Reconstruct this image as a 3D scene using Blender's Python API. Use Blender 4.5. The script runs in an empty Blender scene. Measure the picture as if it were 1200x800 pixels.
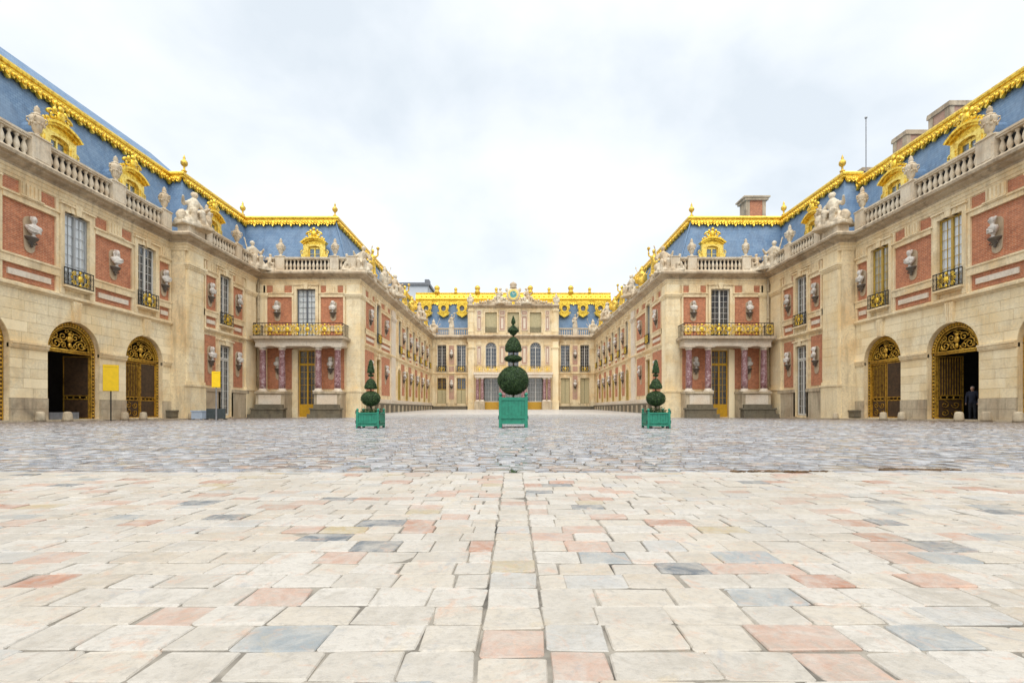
import bpy, bmesh, math, random
import numpy as np
from mathutils import Matrix, Vector, noise
R = math.radians
random.seed(7)
SC = bpy.context.scene
COL = SC.collection

# ------------------------------------------------------------------ camera, sky, sun, exposure
EYE = 0.6
cam_d = bpy.data.cameras.new('camera'); cam = bpy.data.objects.new('camera', cam_d); COL.objects.link(cam)
cam.location = (0.0, 0.0, EYE); cam.rotation_euler = (R(90), 0, 0)
cam_d.sensor_width = 36.0; cam_d.lens = 570.0 / 1200.0 * 36.0
cam_d.shift_x = -1.5 / 1200.0; cam_d.shift_y = 79.0 / 1200.0
cam_d.clip_start = 0.05; cam_d.clip_end = 2000
SC.camera = cam

SUN_EL = R(66)
world = bpy.data.worlds.new('World'); SC.world = world; world.use_nodes = True
nt = world.node_tree; nt.nodes.clear()
wo = nt.nodes.new('ShaderNodeOutputWorld'); bg = nt.nodes.new('ShaderNodeBackground')
sky = nt.nodes.new('ShaderNodeTexSky'); sky.sky_type = 'NISHITA'; sky.sun_disc = False
sky.sun_elevation = SUN_EL; sky.sun_rotation = math.pi
tc = nt.nodes.new('ShaderNodeTexCoord')
mp = nt.nodes.new('ShaderNodeMapping'); mp.inputs['Scale'].default_value = (1.0, 1.0, 1.5)
mp.inputs['Location'].default_value = (0.35, 0.1, 0.0)
n1 = nt.nodes.new('ShaderNodeTexNoise'); n1.inputs['Scale'].default_value = 3.2; n1.inputs['Detail'].default_value = 9
n1.inputs['Roughness'].default_value = 0.5; n1.inputs['Distortion'].default_value = 0.15
cr = nt.nodes.new('ShaderNodeValToRGB')
cr.color_ramp.elements[0].position = 0.34; cr.color_ramp.elements[0].color = (0.465, 0.505, 0.54, 1)
cr.color_ramp.elements[1].position = 0.62; cr.color_ramp.elements[1].color = (0.60, 0.615, 0.63, 1)
e = cr.color_ramp.elements.new(0.48); e.color = (0.54, 0.57, 0.595, 1)
sc_ = nt.nodes.new('ShaderNodeVectorMath'); sc_.operation = 'SCALE'; sc_.inputs['Scale'].default_value = 7.8
mx = nt.nodes.new('ShaderNodeMix'); mx.data_type = 'RGBA'; mx.inputs[0].default_value = 0.93
L = nt.links.new
L(tc.outputs['Generated'], mp.inputs[0]); L(mp.outputs[0], n1.inputs['Vector']); L(n1.outputs['Fac'], cr.inputs[0])
L(cr.outputs[0], sc_.inputs[0]); L(sky.outputs[0], mx.inputs[6]); L(sc_.outputs[0], mx.inputs[7])
L(mx.outputs[2], bg.inputs['Color']); L(bg.outputs[0], wo.inputs[0]); bg.inputs['Strength'].default_value = 0.1

sd = bpy.data.lights.new('sun', 'SUN'); sun = bpy.data.objects.new('sun', sd); COL.objects.link(sun)
sd.energy = 1.5; sd.angle = R(75); sd.color = (1.0, 0.96, 0.90)
sun.rotation_euler = (R(90) - SUN_EL, 0, 0); sun.location = (0, -60, 90)

vs = SC.view_settings
vs.view_transform = 'Standard'; vs.look = 'None'; vs.gamma = 1.0; vs.use_curve_mapping = False
vs.exposure = 1.2

# ------------------------------------------------------------------ materials
def new_mat(name):
    m = bpy.data.materials.new(name); m.use_nodes = True
    t = m.node_tree; t.nodes.clear()
    o = t.nodes.new('ShaderNodeOutputMaterial'); b = t.nodes.new('ShaderNodeBsdfPrincipled')
    t.links.new(b.outputs[0], o.inputs[0])
    return m, t, b
def nd(t, typ, **kw):
    n = t.nodes.new(typ)
    for k, v in kw.items():
        if k in n.inputs: n.inputs[k].default_value = v
        else: setattr(n, k, v)
    return n
def rgba(c): return (c[0], c[1], c[2], 1.0)
def mixc(t, fac, a, b, mode='MIX'):
    n = t.nodes.new('ShaderNodeMix'); n.data_type = 'RGBA'; n.blend_type = mode; n.clamp_factor = True
    for i, v in ((0, fac), (6, a), (7, b)):
        if hasattr(v, 'is_linked'): t.links.new(v, n.inputs[i])
        elif i == 0: n.inputs[0].default_value = v
        else: n.inputs[i].default_value = rgba(v)
    return n.outputs[2]
def ramp(t, src, stops, interp='LINEAR'):
    n = t.nodes.new('ShaderNodeValToRGB'); cr = n.color_ramp; cr.interpolation = interp
    while len(cr.elements) > 1: cr.elements.remove(cr.elements[-1])
    cr.elements[0].position = stops[0][0]; cr.elements[0].color = rgba(stops[0][1])
    for p, c in stops[1:]:
        e = cr.elements.new(p); e.color = rgba(c)
    t.links.new(src, n.inputs[0]); return n.outputs[0]
def g(v): return (v, v, v)
def pos(t): return nd(t, 'ShaderNodeNewGeometry').outputs['Position']
def noise_tex(t, vec, scale, detail=4, rough=0.55, dist=0.0, stretch=None):
    if stretch:
        m = nd(t, 'ShaderNodeMapping'); m.inputs['Scale'].default_value = stretch; t.links.new(vec, m.inputs[0]); vec = m.outputs[0]
    n = nd(t, 'ShaderNodeTexNoise', Scale=scale, Detail=detail, Roughness=rough, Distortion=dist)
    t.links.new(vec, n.inputs['Vector']); return n.outputs['Fac']
def bump(t, b, h, strength=0.3, dist=0.02, prev=None):
    n = nd(t, 'ShaderNodeBump', Strength=strength, Distance=dist); t.links.new(h, n.inputs['Height'])
    t.links.new(n.outputs[0], b.inputs['Normal'])
def wallvec(t):
    s = nd(t, 'ShaderNodeSeparateXYZ'); t.links.new(pos(t), s.inputs[0])
    a = nd(t, 'ShaderNodeMath', operation='ADD'); t.links.new(s.outputs[0], a.inputs[0]); t.links.new(s.outputs[1], a.inputs[1])
    c = nd(t, 'ShaderNodeCombineXYZ'); t.links.new(a.outputs[0], c.inputs[0]); t.links.new(s.outputs[2], c.inputs[1])
    return c.outputs[0]

def stone_mat(name, base, dark, warm, rough=0.8, stain=0.55, rnd=0.0, soot=None):
    m, t, b = new_mat(name); p = pos(t)
    big = noise_tex(t, p, 0.55, 6, 0.6, 0.4)
    streak = noise_tex(t, p, 1.6, 5, 0.6, 0.2, (1.6, 1.6, 0.22))
    fine = noise_tex(t, p, 9.0, 6, 0.65)
    c = mixc(t, ramp(t, big, [(0.42, g(0)), (0.62, g(1))]), base, warm)
    c = mixc(t, ramp(t, streak, [(0.50, g(0)), (0.76, g(stain))]), c, dark)
    patch = noise_tex(t, p, 0.8, 7, 0.7, 0.8)
    c = mixc(t, ramp(t, patch, [(0.55, g(0)), (0.70, g(stain * 0.75))]), c, dark)
    c = mixc(t, ramp(t, fine, [(0.3, g(0.6)), (0.6, g(0))]), c, [v * 0.62 for v in base])
    mid = noise_tex(t, p, 3.3, 6, 0.7, 0.5)
    c = mixc(t, ramp(t, mid, [(0.55, g(0)), (0.72, g(0.5))]), c, [v * 0.55 for v in warm])
    if rnd:
        oi = nd(t, 'ShaderNodeObjectInfo')
        c = mixc(t, ramp(t, oi.outputs['Random'], [(0, g(rnd)), (0.5, g(0)), (1, g(rnd * 0.8))]), c, warm)
        c = mixc(t, ramp(t, oi.outputs['Random'], [(0.0, g(0)), (0.7, g(0)), (1, g(rnd))]), c, [v * 1.25 for v in base])
    if soot:
        so = noise_tex(t, p, 0.9, 5, 0.7, 0.6)
        c = mixc(t, ramp(t, so, [(0.4, g(0)), (0.6, g(0.85))]), c, soot)
    t.links.new(c, b.inputs['Base Color']); b.inputs['Roughness'].default_value = rough
    bump(t, b, fine, 0.35, 0.02)
    return m
def plain_mat(name, col, rough=0.5, metal=0.0, var=0.18, scale=6.0, bmp=0.1, spec=0.5):
    m, t, b = new_mat(name); p = pos(t)
    f = noise_tex(t, p, scale, 5, 0.6)
    c = mixc(t, ramp(t, f, [(0.3, g(1)), (0.7, g(0))]), col, [v * (1 - var * 2.2) for v in col])
    t.links.new(c, b.inputs['Base Color']); b.inputs['Roughness'].default_value = rough; b.inputs['Metallic'].default_value = metal
    b.inputs['Specular IOR Level'].default_value = spec
    if bmp: bump(t, b, noise_tex(t, p, scale * 3, 4), bmp, 0.02)
    return m
MT = {}
MT['stone'] = stone_mat('limestone', (0.92, 0.77, 0.50), (0.29, 0.215, 0.13), (0.82, 0.60, 0.32), stain=0.7)
MT['block'] = stone_mat('ashlar', (0.93, 0.81, 0.56), (0.43, 0.31, 0.175), (0.86, 0.66, 0.36), rnd=0.45, stain=0.6)
MT['plinth'] = stone_mat('plinth_stone', (0.60, 0.50, 0.345), (0.15, 0.125, 0.09), (0.44, 0.33, 0.21), stain=0.8)
MT['dark_stone'] = stone_mat('mossy_stone', (0.18, 0.155, 0.105), (0.05, 0.045, 0.035), (0.20, 0.16, 0.10), stain=0.8)
MT['trim'] = stone_mat('trim_stone', (0.91, 0.755, 0.49), (0.28, 0.195, 0.105), (0.82, 0.60, 0.32), stain=0.5)
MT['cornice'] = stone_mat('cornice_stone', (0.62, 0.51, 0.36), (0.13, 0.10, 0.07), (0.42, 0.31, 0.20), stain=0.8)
MT['balustrade'] = stone_mat('balustrade_stone', (0.76, 0.67, 0.52), (0.26, 0.20, 0.14), (0.66, 0.52, 0.35))
MT['slab'] = stone_mat('pale_slab', (0.80, 0.71, 0.58), (0.50, 0.41, 0.31), (0.76, 0.62, 0.46), stain=0.3)
MT['statue'] = stone_mat('weathered_statue_stone', (0.74, 0.65, 0.50), (0.20, 0.155, 0.10), (0.62, 0.46, 0.28), stain=0.9)
MT['marble_white'] = stone_mat('white_marble', (0.80, 0.75, 0.67), (0.15, 0.125, 0.10), (0.66, 0.60, 0.53), rough=0.5, stain=0.9)
MT['bracket'] = stone_mat('bracket_stone', (0.13, 0.11, 0.09), (0.04, 0.035, 0.03), (0.17, 0.13, 0.09))
MT['niche'] = stone_mat('niche_stone', (0.56, 0.44, 0.30), (0.30, 0.23, 0.15), (0.52, 0.38, 0.23))

def brick_mat():
    m, t, b = new_mat('red_brick'); v = wallvec(t); p = pos(t)
    br = nd(t, 'ShaderNodeTexBrick', Scale=1.0)
    br.inputs['Color1'].default_value = (0.60, 0.20, 0.085, 1); br.inputs['Color2'].default_value = (0.42, 0.125, 0.055, 1)
    br.inputs['Mortar'].default_value = (0.58, 0.36, 0.22, 1)
    br.inputs['Brick Width'].default_value = 0.28; br.inputs['Row Height'].default_value = 0.085; br.inputs['Mortar Size'].default_value = 0.011
    t.links.new(v, br.inputs['Vector'])
    n = noise_tex(t, p, 1.3, 5, 0.6, 0.5)
    c = mixc(t, ramp(t, n, [(0.4, g(0)), (0.7, g(0.45))]), br.outputs[0], (0.60, 0.27, 0.155))
    n2 = noise_tex(t, p, 5.0, 4)
    c = mixc(t, ramp(t, n2, [(0.35, g(0.4)), (0.6, g(0))]), c, (0.22, 0.075, 0.045))
    t.links.new(c, b.inputs['Base Color']); b.inputs['Roughness'].default_value = 0.85
    bump(t, b, br.outputs['Fac'], -0.4, 0.01)
    return m
MT['brick'] = brick_mat()

def slate_mat():
    m, t, b = new_mat('blue_slate'); v = wallvec(t); p = pos(t)
    br = nd(t, 'ShaderNodeTexBrick', Scale=1.0)
    br.inputs['Color1'].default_value = (0.125, 0.215, 0.345, 1); br.inputs['Color2'].default_value = (0.185, 0.285, 0.415, 1)
    br.inputs['Mortar'].default_value = (0.085, 0.155, 0.27, 1)
    br.inputs['Brick Width'].default_value = 0.24; br.inputs['Row Height'].default_value = 0.16; br.inputs['Mortar Size'].default_value = 0.012
    br.inputs['Bias'].default_value = 0.1
    t.links.new(v, br.inputs['Vector'])
    n = noise_tex(t, p, 1.0, 6, 0.65, 0.4)
    c = mixc(t, ramp(t, n, [(0.42, g(0)), (0.66, g(0.6))]), br.outputs[0], (0.22, 0.31, 0.43))
    n3 = noise_tex(t, p, 2.5, 5, 0.6, 0.0, (1, 1, 0.25))
    c = mixc(t, ramp(t, n3, [(0.50, g(0)), (0.72, g(0.5))]), c, (0.09, 0.13, 0.20))
    t.links.new(c, b.inputs['Base Color']); b.inputs['Roughness'].default_value = 0.6; b.inputs['Specular IOR Level'].default_value = 0.3
    bump(t, b, br.outputs['Fac'], -0.5, 0.015)
    return m
MT['slate'] = slate_mat()

def gold_mat(name, c1, c2, rough=0.28, metal=0.6):
    m, t, b = new_mat(name); p = pos(t)
    n = noise_tex(t, p, 6.0, 7, 0.75)
    c = mixc(t, ramp(t, n, [(0.38, g(1)), (0.54, g(0))]), c1, c2)
    t.links.new(c, b.inputs['Base Color']); b.inputs['Roughness'].default_value = rough; b.inputs['Metallic'].default_value = metal
    bump(t, b, noise_tex(t, p, 8.0, 5, 0.7), 0.5, 0.05)
    return m
MT['gold'] = gold_mat('gilded_lead', (1.0, 0.70, 0.085), (0.50, 0.28, 0.02))  # darker second tone paints recess shadow into the gilding, scattered by noise
MT['gold_pale'] = gold_mat('pale_gilding', (1.0, 0.78, 0.20), (0.62, 0.37, 0.04))
MT['gold_dark'] = gold_mat('tarnished_gilding', (0.62, 0.36, 0.05), (0.20, 0.10, 0.018), 0.35, 0.6)
MT['gold_gate'] = gold_mat('gate_gilding', (0.72, 0.44, 0.06), (0.30, 0.16, 0.025), 0.33, 0.6)
MT['gold_statue'] = gold_mat('gilded_statue', (0.88, 0.58, 0.08), (0.35, 0.24, 0.07), 0.4, 0.5)
MT['iron'] = plain_mat('wrought_iron', (0.035, 0.032, 0.028), 0.5, 0.3)
MT['gate_wood'] = plain_mat('brown_gate', (0.085, 0.045, 0.02), 0.5, 0.1, 0.3)
MT['lead'] = plain_mat('grey_lead', (0.22, 0.23, 0.25), 0.5, 0.2)
MT['gutter'] = plain_mat('dark_gutter_lead', (0.05, 0.055, 0.065), 0.6, 0.1)
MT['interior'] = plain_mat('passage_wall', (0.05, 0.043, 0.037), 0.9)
MT['frame_white'] = plain_mat('white_painted_wood', (0.72, 0.70, 0.64), 0.5, 0, 0.08)
MT['frame_grey'] = plain_mat('grey_painted_wood', (0.42, 0.43, 0.43), 0.5, 0, 0.08)
MT['frame_dark'] = plain_mat('slate_grey_painted_wood', (0.14, 0.155, 0.18), 0.5, 0, 0.08)
MT['frame_ochre'] = plain_mat('ochre_painted_wood', (0.58, 0.38, 0.07), 0.45, 0, 0.12)
MT['door_ochre'] = plain_mat('ochre_door_paint', (0.66, 0.37, 0.025), 0.35, 0, 0.12)
MT['shutter'] = plain_mat('cream_shutter', (0.60, 0.52, 0.30), 0.6, 0, 0.12)
MT['curtain'] = plain_mat('white_curtain', (0.90, 0.90, 0.90), 0.9, 0, 0.05, 3.0, 0)
MT['curtain_dim'] = plain_mat('grey_curtain', (0.045, 0.052, 0.07), 0.9, 0, 0.1, 3.0, 0)
MT['curtain_mid'] = plain_mat('taupe_curtain', (0.20, 0.18, 0.15), 0.9, 0, 0.06, 3.0, 0)
MT['curtain_cream'] = plain_mat('cream_curtain', (0.62, 0.56, 0.44), 0.9, 0, 0.06, 3.0, 0)
MT['planter'] = plain_mat('green_planter_paint', (0.024, 0.27, 0.17), 0.5, 0, 0.16, 9.0)
MT['black'] = plain_mat('black_rubber', (0.02, 0.02, 0.02), 0.6)
MT['soil'] = plain_mat('soil', (0.07, 0.05, 0.03), 0.95)
MT['bark'] = plain_mat('bark', (0.13, 0.085, 0.05), 0.9, 0, 0.3)
MT['sign_yellow'] = plain_mat('yellow_sign_face', (0.95, 0.62, 0.0), 0.45, 0, 0.06)
MT['sign_ochre'] = plain_mat('sign_rule', (0.70, 0.46, 0.0), 0.5, 0, 0.1)
MT['metal_grey'] = plain_mat('grey_metal', (0.35, 0.35, 0.36), 0.4, 0.5)
MT['pale_blue'] = plain_mat('pale_blue_box', (0.50, 0.60, 0.72), 0.5, 0, 0.08)
MT['dark_panel'] = plain_mat('dark_grey_panel', (0.075, 0.095, 0.10), 0.5)
MT['pipe'] = plain_mat('cream_pipe', (0.56, 0.45, 0.29), 0.6)
MT['navy'] = plain_mat('navy_cloth', (0.012, 0.016, 0.034), 0.9)
MT['trousers'] = plain_mat('dark_cloth', (0.012, 0.013, 0.018), 0.9)
MT['skin'] = plain_mat('skin', (0.45, 0.26, 0.18), 0.6)
MT['hair'] = plain_mat('grey_hair', (0.30, 0.28, 0.26), 0.8)
MT['clock_blue'] = plain_mat('clock_blue', (0.10, 0.36, 0.36), 0.4, 0, 0.1)
MT['clock_white'] = plain_mat('clock_white', (0.75, 0.72, 0.62), 0.5, 0, 0.08)
MT['far_white'] = plain_mat('white_sheeting', (0.66, 0.70, 0.74), 0.7, 0, 0.06, 0.4, 0)
MT['pinkish'] = stone_mat('pink_marble_panel', (0.52, 0.30, 0.22), (0.30, 0.17, 0.12), (0.56, 0.38, 0.27), stain=0.4)

def marble_col():
    m, t, b = new_mat('rose_marble'); p = pos(t)
    n = noise_tex(t, p, 3.2, 8, 0.7, 1.6)
    c = ramp(t, n, [(0.34, (0.12, 0.05, 0.055)), (0.47, (0.26, 0.125, 0.13)), (0.55, (0.36, 0.215, 0.22)), (0.64, (0.62, 0.51, 0.50)), (0.72, (0.36, 0.17, 0.18))])
    t.links.new(c, b.inputs['Base Color']); b.inputs['Roughness'].default_value = 0.3
    return m
MT['rose'] = marble_col()
def glass_mat():
    m = bpy.data.materials.new('window_glass'); m.use_nodes = True; t = m.node_tree; t.nodes.clear()
    o = t.nodes.new('ShaderNodeOutputMaterial'); mx = t.nodes.new('ShaderNodeMixShader')
    tr = nd(t, 'ShaderNodeBsdfTransparent'); gl = nd(t, 'ShaderNodeBsdfGlossy', Roughness=0.04)
    tr.inputs[0].default_value = (0.96, 0.975, 0.98, 1)
    fr = nd(t, 'ShaderNodeLayerWeight', Blend=0.5); pw = nd(t, 'ShaderNodeMath', operation='POWER'); pw.inputs[1].default_value = 4.0; t.links.new(fr.outputs['Facing'], pw.inputs[0])
    ad = nd(t, 'ShaderNodeMath', operation='MULTIPLY_ADD'); ad.inputs[1].default_value = 0.85; ad.inputs[2].default_value = 0.07
    t.links.new(pw.outputs[0], ad.inputs[0]); t.links.new(ad.outputs[0], mx.inputs[0])
    t.links.new(tr.outputs[0], mx.inputs[1]); t.links.new(gl.outputs[0], mx.inputs[2]); t.links.new(mx.outputs[0], o.inputs[0])
    return m
MT['glass'] = glass_mat()
def leaf_mat():
    m, t, b = new_mat('box_leaves')
    gi = nd(t, 'ShaderNodeNewGeometry')
    c = ramp(t, gi.outputs['Random Per Island'], [(0, (0.010, 0.030, 0.009)), (0.55, (0.028, 0.072, 0.016)), (0.9, (0.06, 0.125, 0.028)), (1, (0.11, 0.17, 0.045))])
    t.links.new(c, b.inputs['Base Color']); b.inputs['Roughness'].default_value = 0.55
    return m
MT['leaf'] = leaf_mat()
MT['leafcore'] = plain_mat('box_core', (0.010, 0.024, 0.008), 0.9)

def paver_mat(name, stops, blotch, rough_lo, rough_hi, bmp=0.35, blotch2=(0.36, 0.33, 0.28), soil=None, stain=1.0):
    m, t, b = new_mat(name); p = pos(t)
    oi = nd(t, 'ShaderNodeObjectInfo'); gi = nd(t, 'ShaderNodeNewGeometry')
    a = nd(t, 'ShaderNodeMath', operation='ADD'); t.links.new(oi.outputs['Random'], a.inputs[0]); t.links.new(gi.outputs['Random Per Island'], a.inputs[1])
    f = nd(t, 'ShaderNodeMath', operation='FRACT'); t.links.new(a.outputs[0], f.inputs[0])
    c = ramp(t, f.outputs[0], stops, 'CONSTANT')
    pale = stops[2][1]
    n = noise_tex(t, p, 7.5, 8, 0.72, 1.0)
    c = mixc(t, ramp(t, n, [(0.40, g(0)), (0.62, g(0.62))]), c, pale)
    for sc_, thr, col_, amt in ((4.2, .52, blotch2, .7), (6.5, .55, (.52, .32, .22), .65), (5.1, .58, (.27, .29, .31), .65), (11.0, .53, blotch2, .6), (3.1, .60, (.50, .38, .20), .5)):
        nn = noise_tex(t, p, sc_, 7, 0.72, 1.2)
        c = mixc(t, ramp(t, nn, [(thr, g(0)), (thr + .13, g(amt * stain))]), c, col_)
    n2 = noise_tex(t, p, 0.9, 6, 0.62, 0.6)
    c = mixc(t, ramp(t, n2, [(0.48, g(0)), (0.70, g(0.55))]), c, blotch)
    n3 = noise_tex(t, p, 38.0, 5, 0.7)
    c = mixc(t, ramp(t, n3, [(0.30, g(0.55)), (0.5, g(0))]), c, [v * 0.6 for v in pale])
    if soil:  # brown towards the side walls: soiling plus their reflection painted in
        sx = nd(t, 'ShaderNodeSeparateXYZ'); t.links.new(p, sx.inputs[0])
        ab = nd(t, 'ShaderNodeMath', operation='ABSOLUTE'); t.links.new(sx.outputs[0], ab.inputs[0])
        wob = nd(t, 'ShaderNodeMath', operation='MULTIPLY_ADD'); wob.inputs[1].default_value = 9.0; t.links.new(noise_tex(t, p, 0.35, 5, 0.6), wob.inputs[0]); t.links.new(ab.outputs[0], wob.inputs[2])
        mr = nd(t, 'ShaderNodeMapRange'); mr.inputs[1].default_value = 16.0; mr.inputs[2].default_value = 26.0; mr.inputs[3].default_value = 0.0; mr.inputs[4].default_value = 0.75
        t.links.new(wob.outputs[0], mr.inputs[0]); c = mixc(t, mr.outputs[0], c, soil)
    t.links.new(c, b.inputs['Base Color'])
    r = nd(t, 'ShaderNodeMapRange'); r.inputs[1].default_value = 0.35; r.inputs[2].default_value = 0.65; r.inputs[3].default_value = rough_lo; r.inputs[4].default_value = rough_hi
    t.links.new(noise_tex(t, p, 1.6, 5, 0.6), r.inputs[0]); t.links.new(r.outputs[0], b.inputs['Roughness'])
    h = nd(t, 'ShaderNodeMath', operation='ADD'); t.links.new(noise_tex(t, p, 14.0, 6, 0.6), h.inputs[0]); t.links.new(n3, h.inputs[1])
    bump(t, b, h.outputs[0], bmp, 0.012)
    return m
MT['paver'] = paver_mat('pale_paving', [(0, (0.473, 0.426, 0.353)), (0.22, (0.430, 0.396, 0.340)), (0.42, (0.499, 0.469, 0.417)), (0.66, (0.430, 0.370, 0.288)),
    (0.76, (0.396, 0.391, 0.370)), (0.825, (0.430, 0.284, 0.215)), (0.895, (0.361, 0.181, 0.116)), (0.93, (0.258, 0.284, 0.292)), (0.957, (0.099, 0.120, 0.142)), (0.983, (0.387, 0.310, 0.172))],
    (0.387, 0.348, 0.284), 0.38, 0.62)
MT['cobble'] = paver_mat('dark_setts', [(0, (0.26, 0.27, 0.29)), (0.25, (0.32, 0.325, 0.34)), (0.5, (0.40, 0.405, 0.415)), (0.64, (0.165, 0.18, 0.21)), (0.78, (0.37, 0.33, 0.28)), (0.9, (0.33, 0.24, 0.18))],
    (0.20, 0.195, 0.195), 0.07, 0.24, 0.35, soil=(0.22, 0.165, 0.125), stain=.6)  # side brown holds both dirt and a painted-in reflection of the wings
MT['joint'] = plain_mat('joint_sand', (0.12, 0.10, 0.075), 0.95, 0, 0.3, 9.0)
MT['joint_pale'] = plain_mat('joint_mortar', (0.42, 0.38, 0.315), 0.95, 0, 0.42, 3.5)
MT['court'] = paver_mat('court_marble', [(0, (0.55, 0.53, 0.50)), (0.4, (0.5, 0.49, 0.47)), (0.6, (0.58, 0.56, 0.53)), (0.9, (0.4, 0.4, 0.4))], (0.45, 0.43, 0.40), 0.3, 0.5)
MT['dirt'] = plain_mat('dirt', (0.17, 0.10, 0.045), 0.95, 0, 0.35, 14.0)

# ------------------------------------------------------------------ helpers
WM = {}
def link(o, parent=None, wm=None):
    COL.objects.link(o)
    wm = wm or Matrix.Identity(4)
    if parent is not None:
        o.parent = parent; o.matrix_basis = WM[parent.name].inverted() @ wm
    else:
        o.matrix_basis = wm
    WM[o.name] = wm
    return o
def mat4(loc=(0, 0, 0), rz=0.0, sc=None):
    m = Matrix.Translation(Vector(loc)) @ Matrix.Rotation(rz, 4, 'Z')
    if sc: m = m @ Matrix.Diagonal((sc[0], sc[1], sc[2], 1))
    return m
def tag(o, label=None, cat=None, group=None, kind=None):
    if label: o['label'] = label
    if cat: o['category'] = cat
    if group: o['group'] = group
    if kind: o['kind'] = kind
    return o
def empty(name, loc, label, cat, group=None, rz=0.0):
    o = bpy.data.objects.new(name, None); o.empty_display_size = 0.3
    link(o, None, mat4(loc, rz)); return tag(o, label, cat, group)

class MB:
    def __init__(s): s.v = []; s.f = []
    def add(s, vs, fs):
        n = len(s.v); s.v += [tuple(p) for p in vs]; s.f += [tuple(i + n for i in f) for f in fs]; return s
    def box(s, x0, x1, y0, y1, z0, z1):
        return s.add([(x0, y0, z0), (x1, y0, z0), (x1, y1, z0), (x0, y1, z0), (x0, y0, z1), (x1, y0, z1), (x1, y1, z1), (x0, y1, z1)],
                     [(0, 3, 2, 1), (4, 5, 6, 7), (0, 1, 5, 4), (1, 2, 6, 5), (2, 3, 7, 6), (3, 0, 4, 7)])
    def poly(s, pts): return s.add(pts, [tuple(range(len(pts)))])
    def prism(s, pts, y0, y1):           # pts are (x, z)
        n = len(pts)
        return s.add([(x, y0, z) for x, z in pts] + [(x, y1, z) for x, z in pts],
                     [tuple(range(n)), tuple(range(2 * n - 1, n - 1, -1))] + [(i, (i + 1) % n, n + (i + 1) % n, n + i) for i in range(n)])
    def lathe(s, prof, n=10, c=(0, 0, 0), sx=1.0, sy=1.0, half=False):
        vs, fs = [], []
        for r, z in prof:
            for k in range(n):
                a = 2 * math.pi * (k + 0.5) / n
                vs.append((c[0] + r * math.cos(a) * sx, c[1] + r * math.sin(a) * sy, c[2] + z))
        m = len(prof)
        for j in range(m - 1):
            for k in range(n):
                fs.append((j * n + k, j * n + (k + 1) % n, (j + 1) * n + (k + 1) % n, (j + 1) * n + k))
        fs.append(tuple(range(n - 1, -1, -1))); fs.append(tuple(range((m - 1) * n, m * n)))
        return s.add(vs, fs)
    def ell(s, c, r, nu=10, nv=6):
        prof = [(math.sin(math.pi * j / nv), -math.cos(math.pi * j / nv)) for j in range(nv + 1)]
        prof[0] = (0.02, -1); prof[-1] = (0.02, 1)
        k = MB().lathe(prof, nu)
        return s.add([(c[0] + x * r[0], c[1] + y * r[1], c[2] + z * r[2]) for x, y, z in k.v], k.f)
    def tube(s, pts, r, n=6, r2=None):
        pts = [Vector(p) for p in pts]; m = len(pts); vs = []
        up = Vector((0, 0, 1))
        for i, p in enumerate(pts):
            d = (pts[min(i + 1, m - 1)] - pts[max(i - 1, 0)]).normalized()
            a = d.cross(up)
            if a.length < 0.05: a = d.cross(Vector((1, 0, 0)))
            a.normalize(); b = d.cross(a)
            rr = r if r2 is None else r + (r2 - r) * i / (m - 1)
            for k in range(n):
                t = 2 * math.pi * (k + 0.5) / n
                vs.append(p + (a * math.cos(t) + b * math.sin(t)) * rr)
        fs = [(j * n + k, j * n + (k + 1) % n, (j + 1) * n + (k + 1) % n, (j + 1) * n + k) for j in range(m - 1) for k in range(n)]
        fs += [tuple(range(n - 1, -1, -1)), tuple(range((m - 1) * n, m * n))]
        return s.add(vs, fs)
    def sweep(s, prof, path):
        P = [Vector(p) for p in path]; n = len(P); k = len(prof); vs = []
        for i in range(n):
            ns = []
            for j in (i - 1, i):
                if 0 <= j < n - 1:
                    d = (P[j + 1] - P[j]).normalized(); ns.append(Vector((-d.y, d.x)))
            m = ns[0] if len(ns) == 1 else (ns[0] + ns[1]) / (1 + ns[0].dot(ns[1]))
            for o, z in prof: vs.append((P[i].x + m.x * o, P[i].y + m.y * o, z))
        fs = [(i * k + j, i * k + (j + 1) % k, (i + 1) * k + (j + 1) % k, (i + 1) * k + j) for i in range(n - 1) for j in range(k)]
        fs += [tuple(range(k)), tuple(range(n * k - 1, (n - 1) * k - 1, -1))]
        return s.add(vs, fs)
    def xf(s, fn): s.v = [tuple(fn(*p)) for p in s.v]; return s
    def mesh(s, name, mat, smooth=False):
        me = bpy.data.meshes.new(name); me.from_pydata(s.v, [], s.f); me.materials.append(MT[mat] if isinstance(mat, str) else mat)
        b = bmesh.new(); b.from_mesh(me); bmesh.ops.recalc_face_normals(b, faces=b.faces); b.to_mesh(me); b.free()
        if smooth:
            for p in me.polygons: p.use_smooth = True
        return me
    def build(s, name, mat, parent=None, fn=None, smooth=False, kind=None, label=None):
        """vertices are world coordinates (after fn); stored relative to the parent"""
        if fn: s.xf(fn)
        wm = WM[parent.name] if parent is not None else Matrix.Identity(4)
        iv = wm.inverted(); s.v = [tuple(iv @ Vector(p)) for p in s.v]
        o = bpy.data.objects.new(name, s.mesh(name, mat, smooth)); link(o, parent, wm.copy())
        if kind: o['kind'] = kind
        if label: o['label'] = label
        return o
def inst(me, name, parent, wm, kind=None):
    o = bpy.data.objects.new(name, me); link(o, parent, wm)
    if kind: o['kind'] = kind
    return o

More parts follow.
